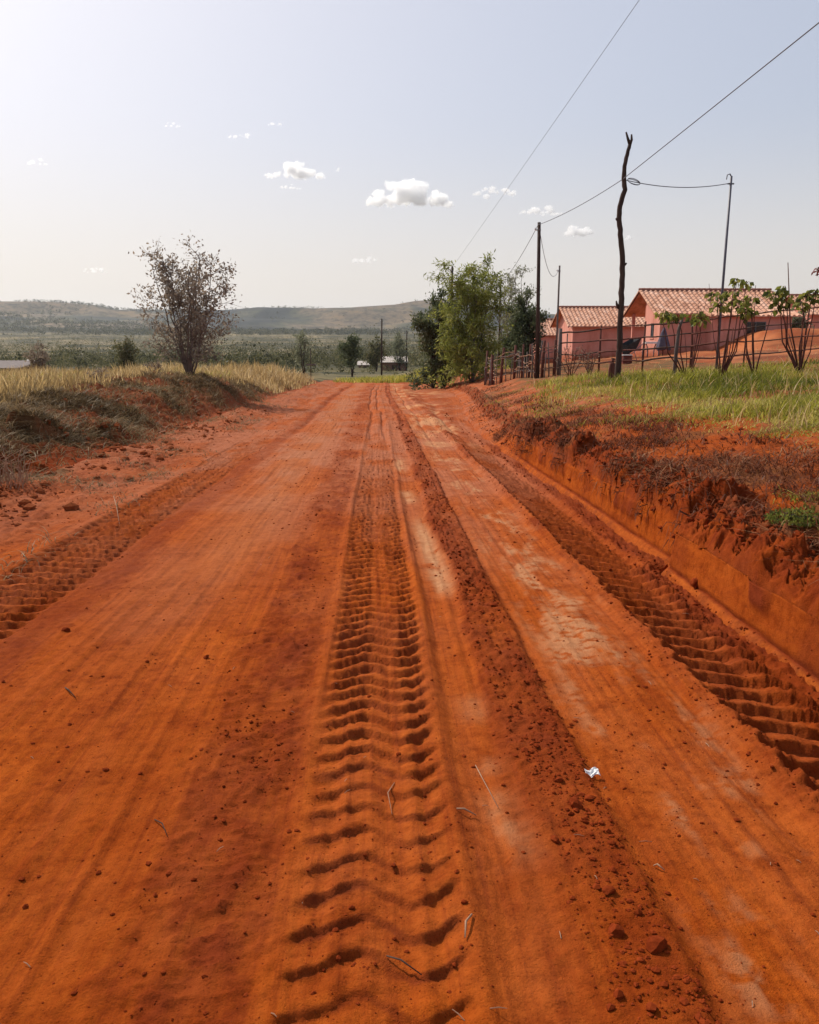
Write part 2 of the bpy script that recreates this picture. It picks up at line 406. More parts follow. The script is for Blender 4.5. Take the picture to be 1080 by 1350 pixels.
    loose = np.maximum(loose, m2 * ml * np.clip(.55 * face_shade2 + .15 * (1 - bar2), 0, 1)); loose = np.maximum(loose, m3 * mr * (.35 + .35 * (1 - bar3)))  # left print: shade painted on near faces; both side prints looser in hollows
    loose = np.maximum(loose, .22 * ss(-.05, .4, fbm(x * 1.4, y * .5, 86, 4)) * (1 - ss(10, 20, y)))
    return h, np.clip(loose, 0, 1), pale, np.clip(lit, 0, 1), np.clip(dusty, 0, .85)

xs = np.unique(np.concatenate([np.arange(-4.3, -2.8, .02), np.arange(-2.8, -2.0, .0105), np.arange(-2.0, -.32, .014), np.arange(-.32, .32, .0085),
                               np.arange(.32, 1.42, .0105), np.arange(1.42, 2.30, .0095), [2.30]]))
X, Y = np.meshgrid(xs, YS)
push = (wall_x(Y) - 2.30) * ss(1.2, 2.3, X)          # the right-hand columns follow the cut bank
Xw = X + push
h, lo, pa, li, dust_haze = road_fields(Xw - push * ss(15, 30, Y), Y)
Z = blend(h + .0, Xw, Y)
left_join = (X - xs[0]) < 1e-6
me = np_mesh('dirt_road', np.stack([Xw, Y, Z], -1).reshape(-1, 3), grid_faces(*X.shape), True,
             {'loose': lo.ravel(), 'pale': pa.ravel(), 'litter': li.ravel(), 'dusty': dust_haze.ravel()})
tag(link('dirt_road', me, M['soil']), kind='structure')
road_edge_right = (Xw[:, -1].copy(), Z[:, -1].copy())
road_edge_left = (Xw[:, 0].copy(), Z[:, 0].copy())
_road = (Xw, Z)

def road_z(x, y):
    h, *_ = road_fields(np.array([x], float), np.array([y], float))
    return float(blend(h, np.array([x], float), np.array([y], float))[0])

# ------------------------------------------------------------------ right-hand bank: smooth cut face, ragged lip, trodden top
tp = np.concatenate([np.linspace(0, 1, 8)[:-1], np.linspace(1, 1.25, 4)[:-1], np.linspace(1.25, 2, 22)[:-1], np.linspace(2, 3, 64)[:-1],
                     np.linspace(3, 4, 70)[:-1], np.linspace(4, 5, 60)[:-1], np.linspace(5, 6, 60)])
PT = [0, 1, 1.25, 2, 2.25, 2.5, 3, 4, 5, 6]
PXo = [0, .065, .067, .115, .150, .22, .40, .95, 2.6, 11.85]
PZo = [-.13, -.045, -.040, .245, .31, .36, .42, .535, .79, 0]
T_, Yb = np.meshgrid(tp, YS)
dx = np.interp(T_, PT, PXo); pz = np.interp(T_, PT, PZo)
wallf = 1 - ss(12.5, 18.5, Yb)
gentle_dx = np.interp(T_, [0, 2, 3, 4, 5, 6], [0, .35, .75, 1.2, 2.6, 11.85])
gentle_z = np.interp(T_, [0, 2, 3, 4, 5, 6], [-.02, .10, .26, .42, .70, 0])
dx = dx * wallf + gentle_dx * (1 - wallf); pz = pz * wallf + gentle_z * (1 - wallf)
xb = wall_x(Yb) + .01 + dx
# beyond the lip, ease into the general lie of the land
e = ss(4.2, 5.2, T_)
landq = q_side(xb, Yb)
pz = pz * (1 - e) + landq * e
slump = ss(6.02, 6.12, Yb)                                           # nearer piece of the bank has slumped
pz = pz - (1 - slump) * .10 * band(T_, 2.02, 3.7, .05)
xb = xb - (1 - slump) * .012 * band(T_, 2.0, 3.0, .15)
rough = band(T_, 2.22, 3.35, .12); top = ss(2.9, 3.3, T_)
n_big = fbm(xb * 3.2, Yb * 2.2, 101, 4); n_mid = fbm(xb * 9, Yb * 8, 102, 4); n_sm = fbm(xb * 28, Yb * 28, 103, 3)
rg = ridged(xb * 5 + Yb * 1.2, Yb * 4.2, 104, 4) - .6
rough2 = band(T_, 2.05, 3.35, .05)
pz = pz + rough2 * (.022 * n_mid + .016 * n_sm + .05 * (ridged(xb * 17, Yb * 15, 111, 2) - .55)) + rough * (.07 * n_big + .07 * n_mid + .030 * n_sm + .10 * rg + .05 * (ridged(xb * 15, Yb * 13, 110, 2) - .55)) + top * (.030 * n_big + .018 * n_mid + .008 * n_sm + .03 * np.maximum(rg, 0)) * (1 - .5 * ss(5.5, 6, T_))
# hollows and broken steps whose near faces are bare, as cut by the blade
for y0, xa, xz, A, Ln in ((6.15, .10, .52, .13, 1.4), (4.55, .12, .42, .12, .6), (7.9, .10, .45, .10, 1.2), (10.2, .05, .5, .12, 1.6), (13.0, .1, .7, .12, 2), (3.7, .15, .5, .10, .5), (5.2, .5, .9, .07, .5)):
    yy = Yb + .12 * fbm(xb * 4, y0, 105, 2)
    pz = pz + A * ss(y0 - .03, y0 + .035, yy) * np.exp(-np.maximum(yy - y0, 0) / Ln) * band(dx, xa, xz, .04) * ss(2.0, 2.2, T_)
xb = xb + rough * (.05 * n_mid + .06 * rg - .020) * (1 - ss(2.7, 3.3, T_))
# lip crumbles over the clean cut, leaving drip-like notches
lip = band(T_, 1.62, 2.06, .12)
notch = ss(.1, .5, fbm(Yb * 3.1, T_ * .5, 106, 4)) * wallf
xb = xb - lip * .030 * notch + band(T_, 1.25, 2.0, .05) * (.006 * fbm(Yb * 5, T_ * 3, 107, 3)) * wallf
pz = pz + (T_ < .95) * wallf * (.022 * np.maximum(0, n_mid) + .012 * n_sm)
xb = xb + band(T_, .93, 1.30, .05) * .018 * wallf * (.6 + .5 * n_mid)                    # groove the grader blade left
drop = ss(5.93, 6.0, T_) * .16 + ss(66, 70, Yb) * .2
zb = blend(pz - drop, xb, Yb)
xb[:, 0] = road_edge_right[0]; zb[:, 0] = road_edge_right[1] - .002
face = band(T_, .0, 2.02, .03) * wallf
loB = np.clip(np.maximum(rough, rough2 * .8) * (.75 + .5 * n_mid) + lip * notch * .9 + band(T_, .9, 1.3, .06) * .75 * wallf + top * (.30 + .5 * n_mid + .2 * n_big), 0, 1)
loB = np.clip(loB + face * (.02 + .16 * (1 - ss(3.5, 6.5, Yb))) + face * .40 * ss(.15, .5, fbm(Yb * 2.2, T_ * .35, 108, 3)), 0, 1) * (1 - .9 * (T_ < .9)) + (T_ < .9) * .55 * ss(.0, .4, n_mid + .3 * n_big)
paB = np.clip((T_ < .95) * wallf * .05 + top * ss(.25, .6, n_big) * .10, 0, 1)
liB = np.clip(top * ss(-.15, .45, fbm(xb * 1.3, Yb * 1.2, 109, 4)) * .55 + rough * ss(.0, .5, n_big) * .5 * ss(6, 8, Yb) + ss(4.6, 5.2, T_) * .5, 0, 1) * (1 - face)
liB = liB * (1 - .8 * ss(3.0, 6.0, xb - Yb * .0) * 0)
dust_haze_B = face * .07 + np.clip((.1 + .6 * ss(5, 24, Yb)) * (1 - face) * (.5 + .6 * ss(-.3, .3, n_big)) * (1 - .5 * rough), 0, .8)  # cut face slightly lightened; farther soil paled by painted haze
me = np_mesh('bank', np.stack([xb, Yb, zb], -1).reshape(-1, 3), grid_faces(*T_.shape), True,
             {'loose': loB.ravel(), 'pale': paB.ravel(), 'litter': liB.ravel(), 'dusty': dust_haze_B.ravel()})
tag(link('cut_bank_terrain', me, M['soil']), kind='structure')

# ------------------------------------------------------------------ left-hand verge: turned soil under dead grass
xv = np.concatenate([np.linspace(-14, -8.6, 60)[:-1], np.linspace(-8.6, -4.3, 210)])
Xv, Yv = np.meshgrid(xv, YS)
qv = q_side(Xv, Yv)
rise = ss(-4.35, -5.0, Xv)
nb = fbm(Xv * 1.1, Yv * .9, 121, 4); nm = fbm(Xv * 4, Yv * 3.5, 122, 4); ns = fbm(Xv * 16, Yv * 16, 123, 3)
diag = ridged(Xv * 2.2 + Yv * 1.1, Yv * 1.3 - Xv * .6, 124, 4) - .6
qv = qv + rise * (.17 * nb + .11 * nm + .02 * ns + .24 * diag) * (1 - .6 * ss(-7.5, -9, Xv))
qv = qv + .34 * band(Xv, -7.6, -4.8, .6) * np.exp(-((Yv - 26.5) / 5.5) ** 2)          # the heap below the bare tree
for y0, xa, xz, A, Ln in ((8.35, -4.55, -4.30, .22, .5), (10.0, -5.35, -4.9, .20, .8), (10.9, -4.75, -4.3, .18, 1.6), (12.6, -5.6, -5.15, .26, 1.0), (14.8, -5.0, -4.5, .14, 1.6), (9.2, -5.9, -5.4, .2, .7)):
    yy = Yv + .2 * fbm(Xv * 3, y0, 125, 2)
    qv = qv + A * ss(y0 - .05, y0 + .06, yy) * np.exp(-np.maximum(yy - y0, 0) / Ln) * band(Xv, xa, xz, .06)
lift = ss(-14, -13.4, Xv)
zv = blend(qv - (1 - lift) * .2 - ss(66, 70, Yv) * .2, Xv, Yv)
t = ss(-4.75, -4.3, Xv); zv = zv * (1 - t) + (road_edge_left[1][:, None]) * t + t * (1 - t) * (.10 * nm)
xv2 = Xv.copy()
loV = np.clip(.85 + .3 * nm, .5, 1); liV = np.clip(rise * (.25 + .6 * ss(-.3, .3, fbm(Xv * .9, Yv * .8, 126, 4) + .35 * diag)) * ss(7, 10, Yv) + ss(-7, -8.4, Xv) * .6, 0, 1)
me = np_mesh('verge', np.stack([xv2, Yv, zv], -1).reshape(-1, 3), grid_faces(*Xv.shape), True,
             {'loose': loV.ravel(), 'pale': np.zeros(Xv.size), 'litter': liV.ravel(), 'dusty': np.clip(ss(8, 30, Yv) * .35, 0, .8).ravel()})  # verge soil paled with distance, haze put into the colour
tag(link('verge_terrain', me, M['soil']), kind='structure')

def _lookup(xgrid, zgrid):
    def f(x, y):
        r = np.clip(np.searchsorted(YS, y), 0, len(YS) - 1)
        return float(np.interp(x, xgrid[r], zgrid[r]))
    return f
_bank_x = np.maximum.accumulate(xb, 1)
lk_bank, lk_verge, lk_road = _lookup(_bank_x, zb), _lookup(xv2, zv), _lookup(*_road)
def vsurf(x, y):
    x = np.asarray(x, float); y = np.asarray(y, float); out_ = land(x, y)
    ins = (y > .8) & (y < 69) & (x > -13.8) & (x < 13.5); wx = wall_x(y)
    r = np.clip(np.searchsorted(YS, y), 0, len(YS) - 1)
    for msk, xg, zg in ((ins & (x < -4.3), xv2, zv), (ins & (x > wx), _bank_x, zb), (ins & (x >= -4.3) & (x <= wx), *_road)):
        idx = np.nonzero(msk)[0]
        if not len(idx): continue
        idx = idx[np.argsort(r[idx], kind='stable')]; rs = r[idx]
        cuts = np.nonzero(np.diff(rs))[0] + 1
        for part in np.split(idx, cuts): out_[part] = np.interp(x[part], xg[r[part[0]]], zg[r[part[0]]])
    return out_
def surf(x, y):
    """height of the ground that is actually seen at x, y"""
    if .8 < y < 69 and -13.8 < x < 13.5:
        if x < -4.3: return lk_verge(x, y)
        if x > float(wall_x(y)): return lk_bank(x, y)
        return lk_road(x, y)
    return gz(x, y)

# ------------------------------------------------------------------ the wide land: valley, far hills
az = np.concatenate([np.radians(np.arange(-180, -44, 2.0)), np.radians(np.arange(-44, 44, .16)), np.radians(np.arange(44, 180.1, 2.0))])
rr = [.6]
while rr[-1] < 8000: rr.append(rr[-1] * (1.030 if rr[-1] < 1400 or rr[-1] > 3600 else 1.012))
rr = np.array(rr)
A_, R_ = np.meshgrid(az, rr)
Xt = R_ * np.sin(A_); Yt = R_ * np.cos(A_)
inside = ss(.8, 2.4, Yt) * (1 - ss(67, 69.5, Yt)) * ss(-14, -12.6, Xt) * (1 - ss(12.4, 13.8, Xt))
Zt = land(Xt, Yt) - .9 * inside - .06 * (1 - ss(2, 4, R_))
Zt = Zt + (1 - inside) * (.07 * fbm(Xt * .5, Yt * .5, 131, 4) + .14 * band(Xt, 12, 44, 3) * band(Yt, 30, 62, 6) * fbm(Xt * .6, Yt * .35, 137, 4)) * (R_ > 20) + .5 * fbm(Xt / 23, Yt / 23, 132, 3) * ss(120, 400, R_)
settle = band(Xt, 7, 44, 6) * band(Yt, 20, 105, 10)
drygrass = ss(-5, -9, Xt) * (1 - ss(60, 110, R_))
scrubc = np.clip(fbm(Xt / 60, Yt / 60, 133, 5) * .9 + .5, 0, 1)
hillc = np.clip(.5 + 1.0 * fbm(Xt / 330, Yt / 330, 134, 5), 0, 1)
sl = ss(1500, 2100, R_)
def lerp(a, b, t): return a + (b - a) * t[..., None]
def const(c): return np.broadcast_to(np.array(c, float), Xt.shape + (3,))
col = lerp(const((.10, .086, .040)), const((.19, .15, .08)), ss(.45, .8, scrubc))
col = lerp(col, const((.045, .045, .024)), ss(.5, .2, scrubc) * .8)
hillc = np.clip(hillc - .05, 0, 1)
hc = lerp(const((.016, .022, .024)), const((.058, .060, .038)), ss(.40, .58, hillc))
hc = lerp(hc, const((.155, .115, .075)), ss(.57, .66, hillc) * .9)
hc = lerp(hc, const((.085, .08, .04)), ss(.3, .7, fbm(Xt / 190, Yt / 190, 135, 4)) * .6)
fld = ss(.25, .32, fbm(Xt / 260 + 9, Yt / 700, 136, 2)) * ss(1900, 2100, R_)
hc = lerp(hc, const((.19, .135, .10)), fld * .75)
col = lerp(col, hc, sl)
sn = ss(-.35, .35, fbm(Xt * .45, Yt * .25, 138, 4))
col = lerp(col, lerp(const((.20, .047, .014)), const((.34, .115, .045)), sn), settle)
col = lerp(col, const((.20, .11, .04)), drygrass * (1 - settle))
col = lerp(col, const((.23, .05, .007)), 1 - ss(4, 9, R_))
m, nt, out = mat('open_land')
n1 = tex(nt, .9, 6, .7); n2 = tex(nt, .045, 8, .75)
c = mixc(nt, .55, attr(nt, 'tone').outputs['Color'], ramp(nt, [(.25, (.5, .5, .5)), (.5, (1, 1, 1)), (.8, (1.25, 1.2, 1.1))]).outputs[0], 'MULTIPLY')
rn = [n for n in nt.nodes if n.type == 'VALTORGB'][0]; nt.links.new(n1, rn.inputs[0])
n3 = tex(nt, .011, 8, .72)
r3 = ramp(nt, [(.38, (.45, .50, .50)), (.5, (1, 1, 1)), (.6, (1.25, 1.15, 1.0))]); nt.links.new(n3, r3.inputs[0]); c = mixc(nt, .85, c, r3.outputs[0], 'MULTIPLY')
r2 = ramp(nt, [(.40, (.28, .33, .30)), (.49, (1, 1, 1)), (.60, (1.25, 1.18, 1.05))]); nt.links.new(n2, r2.inputs[0])
c = mixc(nt, .85, c, r2.outputs[0], 'MULTIPLY')
finish(nt, out, c, .95, n1, .5, .06, .1)
me = np_mesh('terrain', np.stack([Xt, Yt, Zt], -1).reshape(-1, 3), grid_faces(*Xt.shape), True, {'tone': col.reshape(-1, 3)})
tag(link('terrain', me, m), kind='structure')
# ------------------------------------------------------------------ vegetation helpers

def blades(name, base, height, width, lean, mat_, label_kind=None, seg=3, tint=None, rng=RNG):
    """tapered grass blades that bend over; base (n,3)"""
    n = len(base)
    az = rng.uniform(0, 2 * np.pi, n); d = np.stack([np.cos(az), np.sin(az), np.zeros(n)], 1)
    side = np.stack([-d[:, 1], d[:, 0], np.zeros(n)], 1)
    tw = rng.uniform(-.9, .9, n); side = side * np.cos(tw)[:, None] + d * np.sin(tw)[:, None]
    V = []
    for k in range(seg + 1):
        t = k / seg
        c = base + d * (lean * height * t ** 1.8)[:, None]
        c[:, 2] += height * (t - .35 * lean * t ** 2.2)
        if k == seg: V.append(c)
        else:
            w = (width * (1 - t * .75))[:, None] * .5
            V += [c - side * w, c + side * w]
    per = len(V); V = np.stack(V, 1).reshape(-1, 3)
    b = np.arange(n)[:, None] * per
    F = [np.concatenate([b + 2 * k, b + 2 * k + 1, b + 2 * k + 3], 1) for k in range(seg - 1)] + \
        [np.concatenate([b + 2 * k, b + 2 * k + 3, b + 2 * k + 2], 1) for k in range(seg - 1)] + \
        [np.concatenate([b + 2 * seg - 2, b + 2 * seg - 1, b + 2 * seg], 1)]
    F = np.concatenate(F)
    if tint is None: tint = rng.uniform(0, 1, n)
    me = np_mesh(name, V, F, False, {'tint': np.repeat(tint, per)})
    return link(name, me, mat_)

def leaf_mesh(name, cen, dirs, length, width, mat_, parent, tint, fold=.25, rng=RNG):
    """pointed leaves: each folded along its midrib (two triangles pairs)"""
    n = len(cen); dirs = dirs / np.maximum(np.linalg.norm(dirs, axis=1, keepdims=True), 1e-6)
    r = rng.normal(size=(n, 3)); s = np.cross(dirs, r); s /= np.maximum(np.linalg.norm(s, axis=1, keepdims=True), 1e-6)
    u = np.cross(s, dirs)
    L = length[:, None]; W = width[:, None] * .5
    b = cen; tip = cen + dirs * L; ml = cen + dirs * L * .45 + s * W + u * W * fold; mr = cen + dirs * L * .45 - s * W + u * W * fold
    V = np.stack([b, ml, tip, mr], 1).reshape(-1, 3)
    i = np.arange(n)[:, None] * 4
    F = np.concatenate([np.concatenate([i, i + 1, i + 2], 1), np.concatenate([i, i + 2, i + 3], 1)])
    me = np_mesh(name, V, F, False, {'tint': np.repeat(tint, 4)})
    return link(name, me, mat_, parent)

def branch_path(p, d, length, n=6, wander=.25, up=.05, droop=0.0):
    pts = [Vector(p)]; d = Vector(d).normalized()
    for i in range(n):
        d = (d + Vector((random.gauss(0, wander), random.gauss(0, wander), random.gauss(0, wander) + up - droop * i / n)) * .5).normalized()
        pts.append(pts[-1] + d * (length / n))
    return pts

def unit(n, rng=RNG):
    v = rng.normal(size=(n, 3)); return v / np.linalg.norm(v, axis=1, keepdims=True)

def leaves_along(paths, per, spread, start=.3, rng=RNG):
    P = []; D = []
    for pts in paths:
        k = max(1, int(per * random.uniform(.6, 1.4)))
        for _ in range(k):
            t = random.uniform(start, 1) * (len(pts) - 1.001); i = int(t)
            q = pts[i].lerp(pts[i + 1], t - i)
            P.append(tuple(q)); D.append(tuple((pts[i + 1] - pts[i]).normalized()))
    P = np.array(P) + rng.normal(size=(len(P), 3)) * spread
    return P, np.array(D)

def make_tree(name, x, y, z, H, label, cat, group=None, stems=1, stem_r=.08, stem_spread=.2, crown=(.35, 1.0), limbs=14, limb_len=.4,
              twigs=4, twig_len=.3, per=14, spread=.12, leaf=(.12, .05), mat_=None, bark=None, droop=0.0, limb_up=.5, shape=None, gravity=0.0, seed=1, limb_r=.35):
    random.seed(seed); rng = np.random.default_rng(seed)
    root = empty(name, (x, y, z)); tag(root, label, cat, group)
    mb = MB(); tws = []
    shape = shape or (lambda t: math.sin(math.pi * min(1, .12 + .88 * t)) ** .7)
    for s in range(stems):
        a = 2 * math.pi * (s + random.random() * .7) / stems
        sp = stem_spread * (random.uniform(.5, 1.2) if stems > 1 else random.random())
        h = H * (random.uniform(.72, 1.0) if s else 1.0)
        if s == 0: sp *= .35
        n = 8; pts = []
        for i in range(n + 1):
            t = i / n
            pts.append(Vector((math.cos(a) * sp * h * t ** .8 + random.gauss(0, .012) * h * (i > 0), math.sin(a) * sp * h * t ** .8 + random.gauss(0, .012) * h * (i > 0), h * t - (.15 if i == 0 else 0))))
        mb.tube(pts, [stem_r * (1 - .85 * i / n) + .006 for i in range(n + 1)], 6, .15)
        nl = max(2, int(limbs / stems))
        for l in range(nl):
            t = crown[0] + (crown[1] - crown[0]) * ((l + random.random()) / nl)
            f = min(t, .999) * n; i = int(f); p = pts[i].lerp(pts[i + 1], f - i)
            az_ = random.uniform(0, 6.283)
            tt = (t - crown[0]) / max(1e-6, crown[1] - crown[0])
            ln = limb_len * H * max(.18, shape(tt)) * random.uniform(.7, 1.15)
            d = Vector((math.cos(az_), math.sin(az_), limb_up + random.uniform(-.2, .3)))
            lp = branch_path(p, d, ln, 5, .28, .06, droop)
            mb.tube(lp, [stem_r * limb_r * (1 - .8 * k / 5) + .004 for k in range(6)], 4)
            for w in range(twigs):
                f2 = random.uniform(.25, 1) * 4.99; k = int(f2); q = lp[k].lerp(lp[k + 1], f2 - k)
                dd = (lp[k + 1] - lp[k]).normalized() + Vector((random.gauss(0, .6), random.gauss(0, .6), random.gauss(.15, .5)))
                tp_ = branch_path(q, dd, twig_len * H * random.uniform(.5, 1.2), 3, .3, .03, droop)
                mb.tube(tp_, [.006 + stem_r * .06, .005, .004, .003], 3)
                tws.append(tp_)
            tws.append(lp)
    mb.build('trunk', bark or M['bark'], root, True)
    if per > 0:
        P, D = leaves_along(tws, per, spread, .2, rng)
        D = D * .5 + unit(len(P), rng) + np.array([0, 0, -gravity])
        s = rng.uniform(.6, 1.3, len(P))
        clump = vnoise(P[:, 0] * 2.2 + seed, P[:, 2] * 2.2 + P[:, 1] * 1.3, seed)
        tint = np.clip(clump * .7 + rng.uniform(-.15, .45, len(P)), 0, 1)
        leaf_mesh('foliage', P, D, leaf[0] * s, leaf[1] * s, mat_, root, tint, rng=rng)
    return root

M['grass'] = leafy('green_grass_blades', (.10, .112, .012), (.34, .32, .040), .5, c3=(.50, .40, .11))
M['drygrass'] = leafy('dry_yellow_grass_blades', (.23, .15, .058), (.54, .375, .165), .5, c3=(.68, .53, .31))
M['deadgrass'] = leafy('dead_grey_grass_blades', (.095, .060, .026), (.27, .18, .088), .3, c3=(.30, .225, .13))
M['rootfibre'] = leafy('dry_root_fibres', (.07, .017, .007), (.17, .055, .024), .1, c3=(.36, .20, .10))
M['brownleaf'] = leafy('dull_purple_brown_leaves', (.13, .10, .078), (.29, .225, .165), .45, c3=(.38, .30, .20))
M['bamboo'] = leafy('yellow_green_long_leaves', (.075, .095, .018), (.29, .31, .065), .5, c3=(.46, .44, .14))
M['darkleaf'] = leafy('dark_green_leaves', (.045, .058, .028), (.13, .15, .07), .35, c3=(.25, .26, .14))
M['greyleaf'] = leafy('grey_green_small_leaves', (.10, .11, .07), (.26, .27, .17), .45, c3=(.30, .28, .18))
M['bigleaf'] = leafy('broad_yellow_green_leaves', (.05, .065, .015), (.22, .23, .04), .5, c3=(.36, .30, .065))
M['scrub'] = leafy('valley_scrub_leaves', (.040, .043, .019), (.165, .155, .065), .3, c3=(.25, .20, .11))

# ------------------------------------------------------------------ ground cover one could not count
def scatter(n, x0, x1, y0, y1, dens, rng=RNG, pw=1.6):
    """random points, thicker where dens() is high; nearer ground gets more of them"""
    u = rng.uniform(0, 1, n * 4); y = (y0 ** (1 - pw) + u * (y1 ** (1 - pw) - y0 ** (1 - pw))) ** (1 / (1 - pw))
    x = rng.uniform(x0, x1, n * 4)
    k = rng.uniform(0, 1, n * 4) < dens(x, y)
    x, y = x[k][:n], y[k][:n]
    return x, y

# green grass on top of the bank
def d_green(x, y):
    edge = 4.05 + .75 * fbm(x * .0 + y * .5, 1.1, 201, 3) + 1.6 * ss(17, 34, y)
    return ss(edge - .15, edge + .45, x) * (1 - ss(26, 31, y + .35 * (x - 7))) * (.28 + .72 * ss(-.25, .18, fbm(x * .8, y * .6, 202, 4))) * (.45 + .55 * ss(4.2, 6.2, x))
x, y = scatter(70000, 3.3, 15, 5.5, 32, d_green)
hN = (.12 + .30 * vnoise(x * .9, y * .7, 203) ** 1.6) * RNG.uniform(.55, 1.25, len(x)) * (.55 + .45 * ss(4.2, 5.5, x))
o = blades('green_grass', np.stack([x, y, vsurf(x, y) - .02], 1), hN, RNG.uniform(.008, .016, len(x)) * (1 + y / 26), RNG.uniform(.25, 1.0, len(x)), M['grass'],
           tint=np.clip(RNG.uniform(-.1, .75, len(x)) + 1.0 * (vnoise(x * .6, y * .45, 204) - .5) + .5 * ss(.60, .85, vnoise(x * 2, y * 2, 205)), 0, 1))
tag(o, 'yellow green grass on the bank in front of the fence', 'grass', kind='stuff')

k = RNG.uniform(0, 1, len(x)) < .018 * (1 + 2 * (vnoise(x * 1.1, y * .9, 206) > .6)); xs2, ys2 = x[k] + .03, y[k]
o = blades('dry_grass_stalks', np.stack([xs2, ys2, vsurf(xs2, ys2) - .02], 1), RNG.uniform(.2, .5, len(xs2)), RNG.uniform(.006, .012, len(xs2)) * (1 + ys2 / 30), RNG.uniform(.2, .8, len(xs2)), M['drygrass'], tint=RNG.uniform(.2, 1, len(xs2)))
tag(o, 'taller dry stalks standing among the green grass', 'grass', kind='stuff')
# strip of green growth where the road drops out of sight
x = RNG.uniform(-3.5, 9, 16000); y = RNG.uniform(50, 78, 16000)
k = (RNG.uniform(0, 1, 16000) < ss(61, 66, y - 1.2 * np.maximum(0, x - 3.0) * -1) * (.4 + .6 * ss(-3, 3, x))) & ((y > 66) | (x > 3.2))
x, y = x[k], y[k]
o = blades('roadside_grass', np.stack([x, y, vsurf(x, y) - .03], 1), RNG.uniform(.4, 1.0, len(x)) * (.5 + .5 * ss(-3, 4, x)), RNG.uniform(.05, .09, len(x)), RNG.uniform(.2, .9, len(x)), M['grass'],
           tint=np.clip(RNG.uniform(.1, .9, len(x)) + .2, 0, 1))
tag(o, 'green grass and weeds at the far end of the road', 'grass', kind='stuff')

x = RNG.uniform(8, 40, 5200); y = RNG.uniform(27, 64, 5200); k = fbm(x * .35, y * .25, 271, 4) > .12; x, y = x[k], y[k]
o = blades('yard_weeds', np.stack([x, y, land(x, y) - .05], 1), RNG.uniform(.10, .34, len(x)), RNG.uniform(.02, .04, len(x)), RNG.uniform(.5, 1.5, len(x)), M['drygrass'], tint=RNG.uniform(0, .7, len(x)))
tag(o, 'sparse dry weeds on the bare yard before the houses', 'weeds', kind='stuff')
# dry yellow grass beyond the left-hand heap
def d_dry(x, y):
    e = -6.35 + .5 * fbm(y * .4, 3.0, 211, 3) + 1.9 * ss(29, 40, y)
    return (1 - ss(e - .5, e + .1, x)) * (1 - ss(60, 66, y)) * (.45 + .55 * ss(-.4, .2, fbm(x * .5, y * .35, 212, 3)))
x, y = scatter(62000, -26, -3.8, 11, 66, d_dry, pw=1.25)
hN = (.34 + .55 * vnoise(x * .5, y * .35, 213)) * RNG.uniform(.5, 1.2, len(x)) * (.75 + .55 * ss(30, 42, y)) * (.45 + .55 * ss(-6.2, -7.6, x - 1.9 * ss(29, 40, y)))
tn = np.clip(RNG.uniform(0, .85, len(x)) + .55 * (vnoise(x * .35, y * .3, 214) - .5), 0, 1)
o = blades('dry_grass', np.stack([x, y, vsurf(x, y) - .02], 1), hN, RNG.uniform(.012, .024, len(x)) * (1 + y / 30), RNG.uniform(.1, .8, len(x)), M['drygrass'], tint=tn)
tag(o, 'dry yellow grass left of the road', 'grass', kind='stuff')
# a few greener tufts among it
k = (vnoise(x * .3 + 5, y * .2, 215) > .62) & (x < -6.5); xg, yg = x[k], y[k]
o = blades('green_tufts', np.stack([xg + RNG.normal(0, .05, len(xg)), yg, vsurf(xg, yg) - .02], 1), hN[k] * .8, RNG.uniform(.012, .022, len(xg)) * (1 + yg / 30), RNG.uniform(.2, .9, len(xg)), M['grass'], tint=RNG.uniform(.3, 1, len(xg)))
tag(o, 'greener tufts within the dry grass on the left', 'grass', kind='stuff')

# flattened dead grass lying over the left-hand heap
def d_dead(x, y):
    return band(x, -8.2, -4.35, .35) * (.16 + .84 * ss(-.15, .35, fbm(x * .9, y * .8, 126, 4))) * (1 - ss(33, 40, y)) * (.3 + .7 * ss(-4.5, -5.2, x))
x, y = scatter(44000, -9, -4.0, 6.5, 40, d_dead, pw=1.7)
o = blades('dead_grass', np.stack([x, y, vsurf(x, y) - .005], 1), RNG.uniform(.10, .34, len(x)), RNG.uniform(.006, .012, len(x)) * (1 + y / 22), RNG.uniform(1.0, 2.2, len(x)), M['deadgrass'],
           tint=np.clip(RNG.uniform(-.2, .8, len(x)) + .6 * (vnoise(x * 1.1, y * .9, 222) - .45), 0, 1))
tag(o, 'grey dead grass lying over the heaped soil on the left', 'dead grass', kind='stuff')

# roots and dry stalks over the lip of the cut bank
x, y = scatter(26000, 2.4, 7.5, 3.6, 36, lambda x, y: band(x, wall_x(y) + .10, wall_x(y) + 1.9, .25) * (.12 + .88 * ss(-.2, .35, fbm(x * 1.3, y * .9, 231, 4))) * (.35 + .65 * ss(6, 9, y)), pw=1.8)
o = blades('dry_roots', np.stack([x, y, vsurf(x, y) - .01], 1), RNG.uniform(.05, .24, len(x)), RNG.uniform(.004, .009, len(x)) * (1 + y / 18), RNG.uniform(.9, 2.6, len(x)), M['rootfibre'],
           tint=np.clip(RNG.uniform(-.1, .75, len(x)) + .5 * (vnoise(x * 1.5, y * 1.2, 232) - .4), 0, 1))
tag(o, 'dry roots and stalks over the lip of the cut bank', 'dry roots', kind='stuff')
